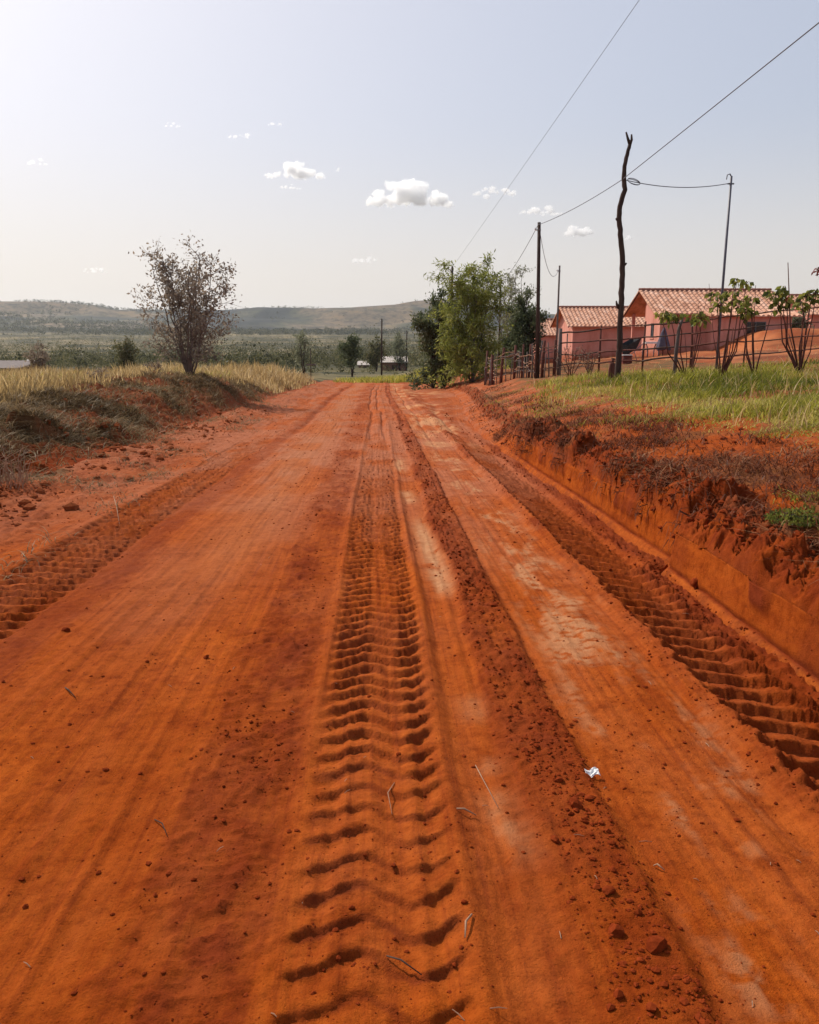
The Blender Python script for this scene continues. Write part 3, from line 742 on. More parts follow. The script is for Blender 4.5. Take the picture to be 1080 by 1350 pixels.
# the mat of roots that hangs down over the clean cut
n = 5200
y = 6.0 + 14 * RNG.uniform(0, 1, n) ** 1.25; off = RNG.uniform(-.02, .26, n); x = wall_x(y) + .12 + off
k = RNG.uniform(0, 1, n) < (.04 + .96 * ss(-.15, .3, fbm(y * 1.6, x * 2.0, 251, 4))) * (1 - ss(15, 19, y)) * ss(4.5, 7, y); x, y, off = x[k], y[k], off[k]; n = len(x)
b0 = np.stack([x, y, vsurf(x, y) + .005], 1); ln = .05 + .20 * RNG.uniform(0, 1, n) ** 2
out_ = np.stack([-RNG.uniform(.5, 1, n), RNG.normal(0, .35, n), RNG.uniform(-.1, .5, n)], 1); out_ /= np.linalg.norm(out_, axis=1, keepdims=True)
p1_ = b0 + out_ * (ln * .45)[:, None]; p2_ = p1_ + np.stack([-.25 * ln, RNG.normal(0, .05, n), -.75 * ln], 1)
wv = np.stack([np.zeros(n), np.ones(n), RNG.normal(0, .3, n)], 1) * (RNG.uniform(.0035, .008, n) * (1 + y / 18))[:, None]
V = np.stack([b0 - wv, b0 + wv, p1_ - wv, p1_ + wv, p2_], 1).reshape(-1, 3); i = np.arange(n)[:, None] * 5
F = np.concatenate([np.concatenate([i, i + 1, i + 3], 1), np.concatenate([i, i + 3, i + 2], 1), np.concatenate([i + 2, i + 3, i + 4], 1)])
o = link('hanging_roots', np_mesh('hanging_roots', V, F, False, {'tint': np.repeat(np.clip(RNG.uniform(-.2, .8, n) + .4 * (vnoise(x * 2, y * 1.5, 252) - .5), 0, 1), 5)}), M['rootfibre'])
tag(o, 'mat of brown roots hanging over the clean cut of the bank', 'dry roots', kind='stuff')
# dead stalks strewn over the churned left margin
x, y = scatter(6500, -4.6, -2.5, 3.5, 30, lambda x, y: ss(-.1, .4, fbm(x * 1.2, y * .8, 261, 4)) * ss(-2.5, -3.3, x), pw=1.7)
o = blades('dead_stalks', np.stack([x, y, vsurf(x, y) - .004], 1), RNG.uniform(.04, .17, len(x)), RNG.uniform(.004, .008, len(x)) * (1 + y / 20), RNG.uniform(1.2, 2.8, len(x)), M['deadgrass'], tint=RNG.uniform(0, 1, len(x)))
tag(o, 'dead stalks strewn over the churned left margin of the road', 'dead grass', kind='stuff')
# thin weeds on the trodden top of the bank
x, y = scatter(9000, 2.9, 6, 4.5, 30, lambda x, y: ss(.05, .5, fbm(x * 1.1, y * .9, 241, 4)) * (x > wall_x(y) + .5) * .8, pw=1.7)
o = blades('thin_weeds', np.stack([x, y, vsurf(x, y) - .01], 1), RNG.uniform(.03, .13, len(x)), RNG.uniform(.005, .010, len(x)) * (1 + y / 18), RNG.uniform(.5, 1.6, len(x)), M['grass'], tint=RNG.uniform(.1, 1, len(x)))
tag(o, 'thin low weeds on the trodden top of the bank', 'weeds', kind='stuff')

# ------------------------------------------------------------------ loose crumbs of soil
def rock_shape(seed, sub=1):
    import bmesh
    bm = bmesh.new(); bmesh.ops.create_icosphere(bm, subdivisions=sub, radius=1)
    r = random.Random(seed); off = [r.uniform(0, 50) for _ in range(3)]
    for v in bm.verts:
        p = v.co; k = .78 + .5 * float(vnoise(p.x * 1.3 + off[0], p.y * 1.3 + p.z * 1.9 + off[1], seed)) + .12 * (r.random() - .5)
        v.co = Vector((p.x * k, p.y * k * r.uniform(.95, 1.05), p.z * k * .72))
    for _ in range(7 if sub > 1 else 3):
        nrm = Vector((r.gauss(0, 1), r.gauss(0, 1), r.gauss(0, .7))).normalized(); d_ = r.uniform(.52, .74)
        for v in bm.verts:
            e_ = v.co.dot(nrm) - d_
            if e_ > 0: v.co -= nrm * e_ * .92
    V = np.array([v.co[:] for v in bm.verts]); F = np.array([[v.index for v in f.verts] for f in bm.faces]); bm.free()
    return V, F
SH = [rock_shape(s) for s in range(8)]
def crumbs(name, x, y, z, s, mat_):
    V = []; F = []; n0 = 0
    for i in range(len(x)):
        v, f = SH[i % 8]; a = RNG.uniform(0, 6.28); c_, s_ = math.cos(a), math.sin(a)
        R = np.array([[c_, -s_, 0], [s_, c_, 0], [0, 0, 1]])
        V.append(v @ R.T * s[i] * np.array([1, RNG.uniform(.7, 1.2), RNG.uniform(.7, 1.1)]) + [x[i], y[i], z[i] + s[i] * .12]); F.append(f + n0); n0 += len(v)
    return link(name, np_mesh(name, np.concatenate(V), np.concatenate(F), False), mat_)
def d_crumb(x, y):
    e2 = .08 * fbm(y * 1.2, 8.1, 52, 4)
    d = 1.0 * band(x, .52 + e2, .79, .04) + .16 * band(x, -.72, -.30, .08) + .55 * band(x, 1.44, 1.62, .04) + .7 * band(x, 2.0, 2.20, .05) + .10 + .10 * ss(-2.0, -3.5, x)
    return np.clip(d * (.3 + .9 * ss(-.2, .4, fbm(x * 2.3, y * 1.0, 53, 3))), 0, 1)
x, y = scatter(19000, -4.2, 2.2, 1.4, 26, d_crumb, pw=1.9)
s = .0016 + .0080 * RNG.uniform(0, 1, len(x)) ** 6 + .0007 * y
big = band(x, .5, .8, .03) + band(x, 2.0, 2.3, .03); s = s * (1 + .9 * big * RNG.uniform(0, 1, len(x)) ** 2)
o = crumbs('soil_crumbs', x, y, vsurf(x, y), s, M['clod'])
tag(o, 'loose dark red crumbs of soil strewn along the road', 'soil crumbs', kind='stuff')
x, y = scatter(1500, 2.35, 5, 3.4, 22, lambda x, y: band(x, wall_x(y) + .12, wall_x(y) + .7, .1) + .12, pw=1.9)
s = .008 + .035 * RNG.uniform(0, 1, len(x)) ** 3
o = crumbs('bank_crumbs', x, y, vsurf(x, y), s, M['clod'])
tag(o, 'lumps of red soil along the lip of the bank', 'soil crumbs', kind='stuff')
x, y = scatter(3000, -7, -3.0, 5.5, 26, lambda x, y: band(x, -6, -3.5, .4) * (.15 + .85 * ss(-.1, .35, fbm(x * 1.2, y, 251, 3))), pw=1.6)
s = .006 + .07 * RNG.uniform(0, 1, len(x)) ** 5 + .0006 * y
o = crumbs('verge_crumbs', x, y, vsurf(x, y), s, M['dryclod'])
tag(o, 'lumps of red soil below the left-hand heap', 'soil crumbs', kind='stuff')

def road_at(px, py):
    """where the line of sight through a photo pixel meets the road"""
    d = at(px, py, 1.0) - Vector((0, 0, EYE))
    lo, hi = .5, 80.0
    for _ in range(50):
        m_ = (lo + hi) / 2
        p = Vector((0, 0, EYE)) + d * m_
        if p.z > surf(p.x, p.y): lo = m_
        else: hi = m_
    return Vector((0, 0, EYE)) + d * lo
CL = [(866, 1249, .040, 'largest dark soil clod beside the smooth lane, peaked on top'),
      (812, 1231, .034, 'rounded dark clod just left of the largest peaked clod'),
      (804, 1175, .026, 'flat elongated clod lying alone in the crumbly strip'),
      (760, 1064, .038, 'dark clod below the scrap of white paper'),
      (737, 1030, .022, 'small clod left of the scrap of white paper'),
      (651, 799, .045, 'nearly black flat clod on the ridge beside the pale streak'),
      (704, 888, .028, 'dark clod on the ridge at the edge of the smooth lane, halfway up the road'),
      (672, 846, .030, 'clod between the black flat clod and the smooth lane edge'),
      (918, 770, .060, 'big clod at the corner where the cut bank steps out'),
      (88, 832, .030, 'small dark clod at the foot of the left tyre print'),
      (272, 868, .022, 'clod on the smooth left lane beside its twin crumbs'),
      (140, 1016, .016, 'tiny round clod alone on the bright left lane')]
for i, (px, py, s, lab) in enumerate(CL):
    p = road_at(px, py); V, F = rock_shape(40 + i, 2)
    s *= .8; me = np_mesh('soil_clod', V * s * np.array([1.15, .9, 1.0 if 'flat' not in lab else .6]), F, False)
    o = link('soil_clod', me, M['clod']); o.location = (p.x, p.y, p.z + s * .18); o.rotation_euler.z = i * 1.7
    tag(o, lab, 'soil clod', 'larger soil clods on the road')

TW = [((627, 1010), (657, 1067), .004, 'long thin pale twig on the road right of the middle tyre print'),
      ((602, 1068), (628, 1078), .006, 'short dark stick left of the long thin pale twig'),
      ((622, 1208), (613, 1240), .006, 'short bleached stick right of the tyre print near the bottom'),
      ((150, 655), (158, 695), .008, 'bleached upright stalk beside the left tyre print'),
      ((862, 1143), (876, 1150), .005, 'tiny pale straw on the smooth lane below the paper scrap'),
      ((510, 1262), (556, 1288), .004, 'reddish twig lying across the nearest tyre bars'),
      ((204, 1082), (221, 1105), .004, 'dark twig on the loose red strip left of the tyre print'),
      ((86, 908), (100, 922), .006, 'curled dark twig on the left lane near the picture edge'),
      ((520, 1033), (517, 1075), .003, 'fine straw upright in the middle tyre print')]
for i, (a, b, r, lab) in enumerate(TW):
    pa_, pb = road_at(*a), road_at(*b); mid_ = pa_.lerp(pb, .45) + Vector((random.uniform(-.02, .02), 0, .018))
    mb = MB(); mb.tube([pa_ + Vector((0, 0, r)), mid_, pb + Vector((0, 0, r * 1.5))], [r * .45, r * .55, r * .3], 6, .2)
    o = mb.build('twig', M['palewood'] if ('pale' in lab or 'bleach' in lab or 'straw' in lab) else M['darkwood'], None, True)
    tag(o, lab, 'twig', 'twigs on the road')
# short straws, too many and too fine to tell apart
x, y = scatter(120, -4, 2.3, 1.5, 12, lambda x, y: .5 + 0 * x, pw=1.9)
mb = MB()
for a, b in zip(x, y):
    z = surf(a, b); an = random.uniform(0, 6.28); l = random.uniform(.012, .045)
    mb.tube([(a, b, z + .002), (a + l * .5 * math.cos(an), b + l * .5 * math.sin(an), z + .006), (a + l * math.cos(an), b + l * math.sin(an), z + .004)], [.0012, .0014, .0008], 4)
tag(mb.build('straw_bits', M['palewood'], None), 'short pale straws scattered over the road', 'straw', kind='stuff')

# scrap of paper: a small crumpled sheet
p = road_at(780, 1023)
g = 12; u, v = np.meshgrid(np.linspace(-.5, .5, g), np.linspace(-.5, .5, g))
zz = .006 + .010 * np.abs(fbm(u * 3, v * 3, 301, 3)) + .010 * np.abs(u)
V = np.stack([u * .052, v * .030 + .006 * np.sin(u * 7), zz], -1).reshape(-1, 3)
me = np_mesh('paper_scrap', V, grid_faces(g, g), False); o = link('paper_scrap', me, M['paper'])
sm = o.modifiers.new('thickness', 'SOLIDIFY'); sm.thickness = .0012
o.location = (p.x, p.y, p.z + .008); o.rotation_euler = (.5, 0, .12)
tag(o, 'crumpled white scrap of paper at the edge of the smooth lane', 'litter')
# ------------------------------------------------------------------ the bare tree on the left heap and other trees
def base_at(px, Y): 
    p = at(px, 480, Y); return p.x, Y, surf(p.x, Y)
bx, by, bz = base_at(249, 30)
make_tree('bare_tree', bx, by, bz - .05, 4.35, 'half bare tree with dull brown leaves on the left heap', 'tree', stems=12, stem_r=.032, stem_spread=.36, crown=(.10, 1.0),
          limbs=130, limb_len=.30, twigs=5, twig_len=.12, per=10, spread=.10, leaf=(.12, .058), mat_=M['brownleaf'], bark=M['bark'], limb_up=.5, limb_r=.24,
          shape=lambda t: 1.1 - .2 * t if t < .45 else 1.01 - 1.15 * (t - .45), seed=5)
def tree_px(name, px, Y, top, label, cat='tree', **k):
    x, y, z = base_at(px, Y); H = at(px, top, Y).z - z
    return make_tree(name, x, y, z - .05, H, label, cat, **k)
dense = dict(stems=3, stem_r=.11, stem_spread=.12, crown=(.0, .98), limbs=54, limb_len=.27, twigs=6, twig_len=.10)
tree_px('dark_tree', 572, 50, 394, 'dark dense tree left of the yellow green bamboo', per=26, spread=.13, leaf=(.20, .09), mat_=M['darkleaf'], bark=M['darkwood'], seed=21, shape=lambda t: 1.0 - .35 * t, **{**dense, 'limb_len': .32})
tree_px('bamboo_clump', 622, 46.5, 347, 'tall feathery yellow green bamboo clump beside the road', 'bamboo', stems=10, stem_r=.035, stem_spread=.20, crown=(.0, 1.0), limbs=130, limb_len=.26, twigs=6,
        twig_len=.085, per=19, spread=.12, leaf=(.26, .055), mat_=M['bamboo'], bark=M['greywood'], droop=.5, gravity=.6, limb_up=.6, seed=22, shape=lambda t: 1.30 - .85 * t)
tree_px('slender_tree', 676, 52, 352, 'pale slender tree with thin drooping sprays behind the stick fence', stems=7, stem_r=.035, stem_spread=.30, crown=(.30, 1.0), limbs=56, limb_len=.20, twigs=4,
        twig_len=.09, per=9, spread=.10, leaf=(.22, .05), mat_=M['greyleaf'], bark=M['greywood'], droop=.5, gravity=.4, limb_up=.8, seed=23)
tree_px('dark_bush', 690, 49, 398, 'dark rounded bush between bamboo and first utility pole', 'bush', per=26, spread=.14, leaf=(.18, .08), mat_=M['darkleaf'], bark=M['darkwood'], seed=24,
        shape=lambda t: 1.15 - .6 * t, **{**dense, 'stem_spread': .22, 'limb_len': .36})
tree_px('round_tree', 464, 95, 446, 'small dark round headed tree at the far end of the road', stems=2, stem_r=.10, stem_spread=.10, crown=(.30, .98), limbs=30, limb_len=.32, twigs=5, twig_len=.12,
        per=16, spread=.18, leaf=(.30, .14), mat_=M['darkleaf'], bark=M['darkwood'], seed=25)
tree_px('thin_tree', 400, 80, 441, 'thin grey green tree with sparse crown left of the road end', stems=4, stem_r=.06, stem_spread=.18, crown=(.25, 1.0), limbs=26, limb_len=.2, twigs=4, twig_len=.1,
        per=9, spread=.15, leaf=(.22, .10), mat_=M['greyleaf'], bark=M['darkwood'], seed=26)
tree_px('tall_thin_tree', 527, 150, 441, 'slim grey green tree above the long white roof', stems=3, stem_r=.1, stem_spread=.15, crown=(.2, 1.0), limbs=24, limb_len=.26, twigs=4, twig_len=.1,
        per=12, spread=.3, leaf=(.42, .2), mat_=M['greyleaf'], bark=M['darkwood'], seed=27)
tree_px('grey_tree', 496, 140, 447, 'grey green tree just left of the far utility pole', stems=3, stem_r=.1, stem_spread=.18, crown=(.15, 1.0), limbs=24, limb_len=.3, twigs=4, twig_len=.1,
        per=12, spread=.3, leaf=(.42, .2), mat_=M['scrub'], bark=M['darkwood'], seed=28)
tree_px('brown_bush', 52, 62, 458, 'reddish brown half bare bush beside the low shed', 'bush', stems=7, stem_r=.04, stem_spread=.45, crown=(.3, 1.0), limbs=30, limb_len=.26, twigs=4, twig_len=.1,
        per=10, spread=.10, leaf=(.2, .08), mat_=M['brownleaf'], bark=M['redwood'], seed=29, shape=lambda t: .6 + .4 * t)
tree_px('valley_tree', 168, 85, 452, 'dark bushy tree beyond the dry grass, left of the half bare tree', stems=3, stem_r=.08, stem_spread=.3, crown=(.15, 1.0), limbs=26, limb_len=.34, twigs=4, twig_len=.12,
        per=12, spread=.2, leaf=(.32, .15), mat_=M['scrub'], bark=M['darkwood'], seed=30)
tree_px('yard_tree', 1046, 60, 417, 'grey green tree at the right end of the tiled house', stems=5, stem_r=.07, stem_spread=.3, crown=(.15, 1.0), limbs=44, limb_len=.32, twigs=5, twig_len=.1,
        per=17, spread=.16, leaf=(.22, .10), mat_=M['greyleaf'], bark=M['darkwood'], seed=31)
# dry shrubs in front of the second house
for i, (px, Y, top, lab) in enumerate([(753, 30, 455, 'dry twiggy shrub at the corner post of the fence'), (778, 31, 462, 'low dry twiggy shrub in front of the plain red wall'),
                                      (590, 44, 486, None), (205, 27, 476, 'dry brown shrub left of the half bare tree foot'), (128, 24, 486, 'small dry stalky shrub in the dry grass')]):
    if lab is None: continue
    tree_px('dry_shrub', px, Y, top, lab, 'shrub', group='dry shrubs', stems=6, stem_r=.014, stem_spread=.5, crown=(.2, 1.0), limbs=26, limb_len=.3, twigs=3, twig_len=.15, per=3 if i < 3 else 5,
            spread=.04, leaf=(.07, .03), mat_=M['brownleaf'], bark=M['redwood'], seed=40 + i)
# one green weed patch on the bank
p = road_at(1062, 690)
root = empty('green_weed', (p.x, p.y, p.z)); tag(root, 'low leafy green weed at the right edge on the bare bank', 'weed')
n = 900; rr_ = np.sqrt(RNG.uniform(0, 1, n)) * .20; aa = RNG.uniform(0, 6.28, n)
P = np.stack([rr_ * np.cos(aa) * 1.3, rr_ * np.sin(aa), .01 + RNG.uniform(0, 1, n) * .09 * (1 - (rr_ / .22) ** 2)], 1)
mb = MB()
for k in range(14):
    a = k * 2.4; mb.tube([(0, 0, -.02), (.06 * math.cos(a), .06 * math.sin(a), .05), (.17 * math.cos(a), .14 * math.sin(a), .06)], [.004, .003, .002], 4)
mb.build('stem', M['bark'], root)
leaf_mesh('foliage', P, unit(n) + np.array([0, 0, .6]), RNG.uniform(.022, .042, n), RNG.uniform(.012, .022, n), M['bigleaf'], root, RNG.uniform(0, .8, n))
# straggly dry clump on the left picture edge
p = road_at(6, 640)
root = empty('straw_clump', (p.x, p.y, p.z)); tag(root, 'straggly clump of bleached stalks at the left edge', 'dry plant')
mb = MB()
for k in range(60):
    a = random.uniform(0, 6.28); l = random.uniform(.15, .6); sp = random.uniform(.1, .5)
    b0 = Vector((random.gauss(0, .14), random.gauss(0, .14), -.02))
    mb.tube([b0, b0 + Vector((math.cos(a) * l * sp * .5, math.sin(a) * l * sp * .5, l * .6)), b0 + Vector((math.cos(a) * l * sp * 1.6, math.sin(a) * l * sp * 1.6, l * .8 - sp * .1))], [.005, .004, .002], 4)
mb.build('stalk', M['palewood'], root)

# ------------------------------------------------------------------ far-off scrub: nobody could count it
n = 19000
r_ = np.exp(RNG.uniform(0, 1, n) ** .75 * math.log(2300 / 75) + math.log(75)); a_ = RNG.uniform(math.radians(-36), math.radians(14), n)
x = r_ * np.sin(a_); y = r_ * np.cos(a_)
keep = (RNG.uniform(0, 1, n) < (.30 + .9 * ss(-.1, .3, fbm(x / 70, y / 70, 401, 4))) * (.35 + .65 * ss(100, 190, r_))) & ~((np.abs(x - 1) < 9) & (y < 90)) & ~((x > 9) & (y < 130)) & ((x < -24) | (y > 84) )
keep &= ~((np.hypot(x - 4, y - 150) < 16))
x, y, r_ = x[keep], y[keep], r_[keep]; n = len(x)
hgt = np.exp(RNG.normal(.45, .5, n) + .35 * ss(180, 320, r_)) * (1 + r_ / 1300) * (.45 + .55 * ss(80, 240, r_)); wid = hgt * RNG.uniform(.7, 1.5, n)
per = 28
z = land(x, y)
tt = RNG.uniform(0, 1, (n, per)); rad = np.sqrt(RNG.uniform(0, 1, (n, per))) * np.sin(np.pi * np.clip(.12 + .88 * tt, 0, 1)) ** .6 * .5
ang = RNG.uniform(0, 6.283, (n, per))
P = np.stack([x[:, None] + rad * np.cos(ang) * wid[:, None], y[:, None] + rad * np.sin(ang) * wid[:, None], z[:, None] - .1 + tt * hgt[:, None]], -1).reshape(-1, 3)
sz = np.repeat(np.minimum(hgt, 2.5), per) * RNG.uniform(.12, .26, n * per)
bt = np.clip(np.repeat(RNG.uniform(-.1, .8, n) ** 1.0, per) + RNG.uniform(-.15, .2, n * per), 0, 1)
o = leaf_mesh('valley_scrub', P, unit(n * per) + np.array([0, 0, .2]), sz, sz * .8, M['scrub'], None, bt)
tag(o, 'far-off scrub and trees covering the valley floor', 'scrub', kind='stuff')
# woods on the hills
n = 9500
r_ = RNG.uniform(1500, 3100, n); a_ = RNG.uniform(math.radians(-34), math.radians(10), n); x = r_ * np.sin(a_); y = r_ * np.cos(a_)
keep = RNG.uniform(0, 1, n) < .02 + 1.0 * ss(.03, .15, fbm(x / 340, y / 340, 402, 5)); x, y = x[keep], y[keep]; n = len(x)
hgt = RNG.uniform(4, 9, n); per = 16; z = land(x, y); tt = RNG.uniform(0, 1, (n, per)); rad = RNG.uniform(0, 1, (n, per)) * 6; ang = RNG.uniform(0, 6.283, (n, per))
P = np.stack([x[:, None] + rad * np.cos(ang), y[:, None] + rad * np.sin(ang), z[:, None] - .5 + tt * hgt[:, None]], -1).reshape(-1, 3)
sz = RNG.uniform(1.6, 3.6, n * per)
o = leaf_mesh('hill_woods', P, unit(n * per), sz, sz * .8, M['scrub'], None, np.clip(np.repeat(RNG.uniform(-.1, .45, n), per) + RNG.uniform(-.1, .15, n * per), 0, 1))
tag(o, 'dark woods scattered over the far hills', 'woods', kind='stuff')

# ------------------------------------------------------------------ utility poles and wires
def pole(name, label, pts, rads, mat_, cap=True, n=10, group='utility poles', hook=None):
    root = empty(name, pts[0]); tag(root, label, 'pole', group)
    b = Vector(pts[0])
    mb = MB(); mb.tube([Vector(p) - b for p in pts], rads, n, .06); mb.build('shaft', mat_, root, True)
    if cap:
        t = Vector(pts[-1]) - b
        mb = MB(); mb.tube([t + Vector((0, 0, -.30)), t + Vector((0, 0, -.26))], rads[-1] + .018, 10); mb.build('bracket', M['frame'], root)
        mb = MB(); s0 = t + Vector((-rads[-1] - .03, 0, -.28))
        mb.tube([s0 + Vector((.02, 0, 0)), s0, s0 + Vector((-.05, 0, .02)), s0 + Vector((-.06, 0, .08))], [.016, .03, .034, .02], 8); mb.build('insulator', M['white'], root, True)
    return root, b
def straight(name, label, pxb, Y, pxt, pyt, r0, r1, mat_, **k):
    """px of foot and head fix where it stands and how tall it is"""
    t = at(pxt, pyt, Y); x = t.x + (at(pxb, 480, Y).x - t.x) * 1.0
    z = surf(x, Y)
    return pole(name, label, [(x, Y, z - .3), (x * .5 + t.x * .5, Y, (z + t.z) / 2), tuple(t)], [r0, (r0 + r1) / 2, r1], mat_, **k), t
# the crooked forked trunk
Yc = 24.0
ctl = [(815, 492), (816, 470), (817, 452), (818.5, 409), (820.2, 378), (820.8, 346), (818.7, 315), (816.2, 291), (817.6, 272), (823.8, 250), (822.4, 230), (825.5, 208), (830.5, 190)]
pts = [at(a, b, Yc) for a, b in ctl]; pts[0].z = surf(pts[0].x, Yc) - .4
rad = [.092, .088, .084, .08, .078, .075, .073, .07, .07, .068, .062, .055, .046]
base = pts[0].copy()
root = empty('crooked_pole', base); tag(root, 'tall crooked forked tree trunk used as a power pole', 'pole', 'utility poles')
mb = MB(); fine_p = []; fine_r = []
for i in range(len(pts) - 1):
    for k in range(4):
        t = k / 4; fine_p.append(pts[i].lerp(pts[i + 1], t) - base + Vector((random.gauss(0, .006), random.gauss(0, .006), 0))); fine_r.append(rad[i] + (rad[i + 1] - rad[i]) * t)
fine_p.append(pts[-1] - base); fine_r.append(rad[-1])
mb.tube(fine_p, fine_r, 10, .14); mb.build('trunk', M['darkwood'], root, True)
for tip in [[(830.5, 190), (828, 183), (825.6, 174)], [(830.5, 190), (833, 184), (832.8, 177)]]:
    mb = MB(); q = [at(a, b, Yc) - base for a, b in tip]; mb.tube(q, [.048, .035, .022], 8, .1); mb.build('fork', M['darkwood'], root, True)
for (a, b, dx_, dz_) in ((814.5, 404, -.07, .16), (823, 349, .10, .05), (814.3, 289, -.07, .03)):
    q = at(a, b, Yc) - base; mb = MB(); mb.tube([q + Vector((-dx_ * .6, 0, -.05)), q + Vector((dx_ * .4, 0, dz_ * .4)), q + Vector((dx_ * .7, 0, dz_))], [.05, .035, .018], 7, .1); mb.build('branch_stub', M['darkwood'], root, True)
(p1, b1), t1 = straight('utility_pole', 'straight dark pole standing in the stick fence', 709, 33, 711, 293, .085, .062, M['darkwood'])
(p3, b3), t3 = straight('pipe_pole', 'leaning grey pipe pole in front of the tiled house', 945, 26, 964.5, 232, .040, .036, M['bluemetal'], cap=False, n=10)
mb = MB(); tt3 = Vector(t3) - b3
mb.tube([tt3 + Vector((-.10, 0, -.22)), tt3 + Vector((.10, 0, -.22))], .022, 8); mb.build('crossbar', M['frame'], p3)
mb = MB(); mb.tube([tt3 + Vector((0, 0, -.02)), tt3 + Vector((-.05, 0, .06)), tt3 + Vector((-.13, 0, .03)), tt3 + Vector((-.14, 0, -.10))], [.022, .018, .016, .012], 8); mb.build('hook', M['bluemetal'], p3, True)
(p4, b4), t4 = straight('thin_pole', 'short thin grey pole before the third tiled roof', 733, 45, 738, 350, .055, .048, M['greywood'])
(p5, b5), t5 = straight('utility_pole', 'dark pole rising behind the dark tree and bamboo', 594, 54, 596.5, 351, .085, .065, M['darkwood'])
(p6, b6), t6 = straight('utility_pole', 'far dark pole left of the long white roof', 503, 108, 503.5, 420, .12, .09, M['darkwood'])
(p7, b7), t7 = straight('utility_pole', 'farthest dark pole at the right end of the long white roof', 536, 150, 536.5, 436, .13, .10, M['darkwood'])
(p9, b9), t9 = straight('utility_pole', 'pole hidden among the pale slender tree sprays', 658, 58, 660, 372, .08, .06, M['darkwood'])
(p8, b8), t8 = straight('marker_post', 'thin low post with a crossbar left of the road end', 409.5, 62, 409.5, 459, .035, .03, M['darkwood'], cap=False, n=8, group=None)
mb = MB(); q = Vector(t8) - b8; mb.box((q.x - .35, q.y - .06, q.z - 1.25), (q.x + .35, q.y - .03, q.z - 1.14)); mb.build('crossbar', M['greywood'], p8)

def wire(label, a, b, sag, r, n=24, mb=None, wig=0):
    a, b = Vector(a), Vector(b); m_ = MB()
    pts = []
    for i in range(n + 1):
        t = i / n; p = a.lerp(b, t); p.z -= sag * 4 * t * (1 - t); pts.append(p)
    m_.tube(pts, r, 5)
    o = m_.build('power_wire', M['wire'], None, True); tag(o, label, 'wire', 'power wires'); return o
pc = at(821.5, 236, Yc)                                              # where the wire is tied to the crooked trunk
up = at(1080, 28, 13.4); d = (up - pc) ; over = pc + d * 2.35        # on towards the next pole, behind the viewer
wire('wire from the crooked trunk up over the right edge', pc, over, .02, .011)
wire('wire between the straight fence pole and crooked trunk', Vector(t1) + Vector((-.05, 0, -.10)), pc, .10, .011)
wire('sagging wire from crooked trunk to the pipe pole', pc + Vector((.05, 0, -.02)), Vector(t3) + Vector((0, 0, -.2)), .16, .012)
wire('wire drooping from fence pole to the short thin pole', Vector(t1) + Vector((0, 0, -.12)), Vector(t4) + Vector((0, 0, -.1)), 1.05, .011)
wire('wire running from fence pole down into the trees', Vector(t1) + Vector((-.05, 0, -.12)), Vector(t9) + Vector((0, 0, -.05)), .25, .011)
far_up = at(840, 0, 15.0); e_ = far_up - Vector(t5)
wire('thin wire running overhead beside the road to the dark pole', Vector(t5) + Vector((0, 0, -.05)), Vector(t5) + e_ * 1.35, .05, .0045)
m_ = MB()
for k in range(3):
    pts = [pc + Vector((.12 + .20 * (1 - math.cos(th)) * .9, -.02 * k, -.02 - .05 * math.sin(th) * (1 + .3 * k) - .05 * (1 - math.cos(th)))) for th in np.linspace(0, 6.283, 18)]
    m_.tube(pts, .007, 5)
tag(m_.build('wire_coil', M['wire'], None, True), 'small coil of spare wire hanging at the crooked trunk', 'wire coil')

# ------------------------------------------------------------------ stick fence and rail fence
root = empty('stick_fence', (5.6, 36, surf(5.6, 36))); tag(root, 'rough fence of upright poles woven with peeled sticks', 'fence')
ox = root.location.copy()
# the run: px at given distance, from the far end to the corner post
run = [(640, 40), (655, 37.5), (676, 36.5), (697, 34.5), (717, 32.5), (737, 33.2)]
P_ = [at(a, 480, Y).xy.to_3d() for a, Y in run]
for p in P_: p.z = surf(p.x, p.y)
cum = [0]
for i in range(len(P_) - 1): cum.append(cum[-1] + (P_[i + 1] - P_[i]).length)
def on_run(s):
    for i in range(len(cum) - 1):
        if s <= cum[i + 1] or i == len(cum) - 2:
            t = (s - cum[i]) / (cum[i + 1] - cum[i]); q = P_[i].lerp(P_[i + 1], t); q.z = surf(q.x, q.y); return q
s = 0.0; k = 0
while s < cum[-1]:
    q = on_run(s) - ox; hgt = random.uniform(1.35, 1.75) if k % 3 == 0 else random.uniform(.8, 1.5)
    r = random.uniform(.045, .075) if k % 3 == 0 else random.uniform(.018, .032)
    lean = Vector((random.gauss(0, .07), random.gauss(0, .07), 0))
    mb = MB(); mb.tube([q + Vector((0, 0, -.25)), q + lean * .5 + Vector((0, 0, hgt * .5)), q + lean + Vector((0, 0, hgt))], [r, r * .95, r * .75], 7, .2)
    mb.build('post' if k % 3 == 0 else 'stake', M['redwood'] if k % 3 == 0 else (M['greywood'] if k % 3 == 1 else M['bark']), root, True)
    s += random.uniform(.22, .40); k += 1
for k in range(46):
    s0 = random.uniform(0, cum[-1] - .8); L_ = random.uniform(.7, 2.0); h0 = random.uniform(.12, 1.3)
    pts = []
    for j in range(6):
        q = on_run(min(s0 + L_ * j / 5, cum[-1])) - ox
        pts.append(q + Vector((random.gauss(0, .02), (.07 if j % 2 else -.07) + random.gauss(0, .02), h0 + random.gauss(0, .035))))
    mb = MB(); mb.tube(pts, [.016, .018, .017, .015, .013, .009], 5, .2); mb.build('woven_stick', M['palewood'] if k % 2 else M['greywood'], root, True)

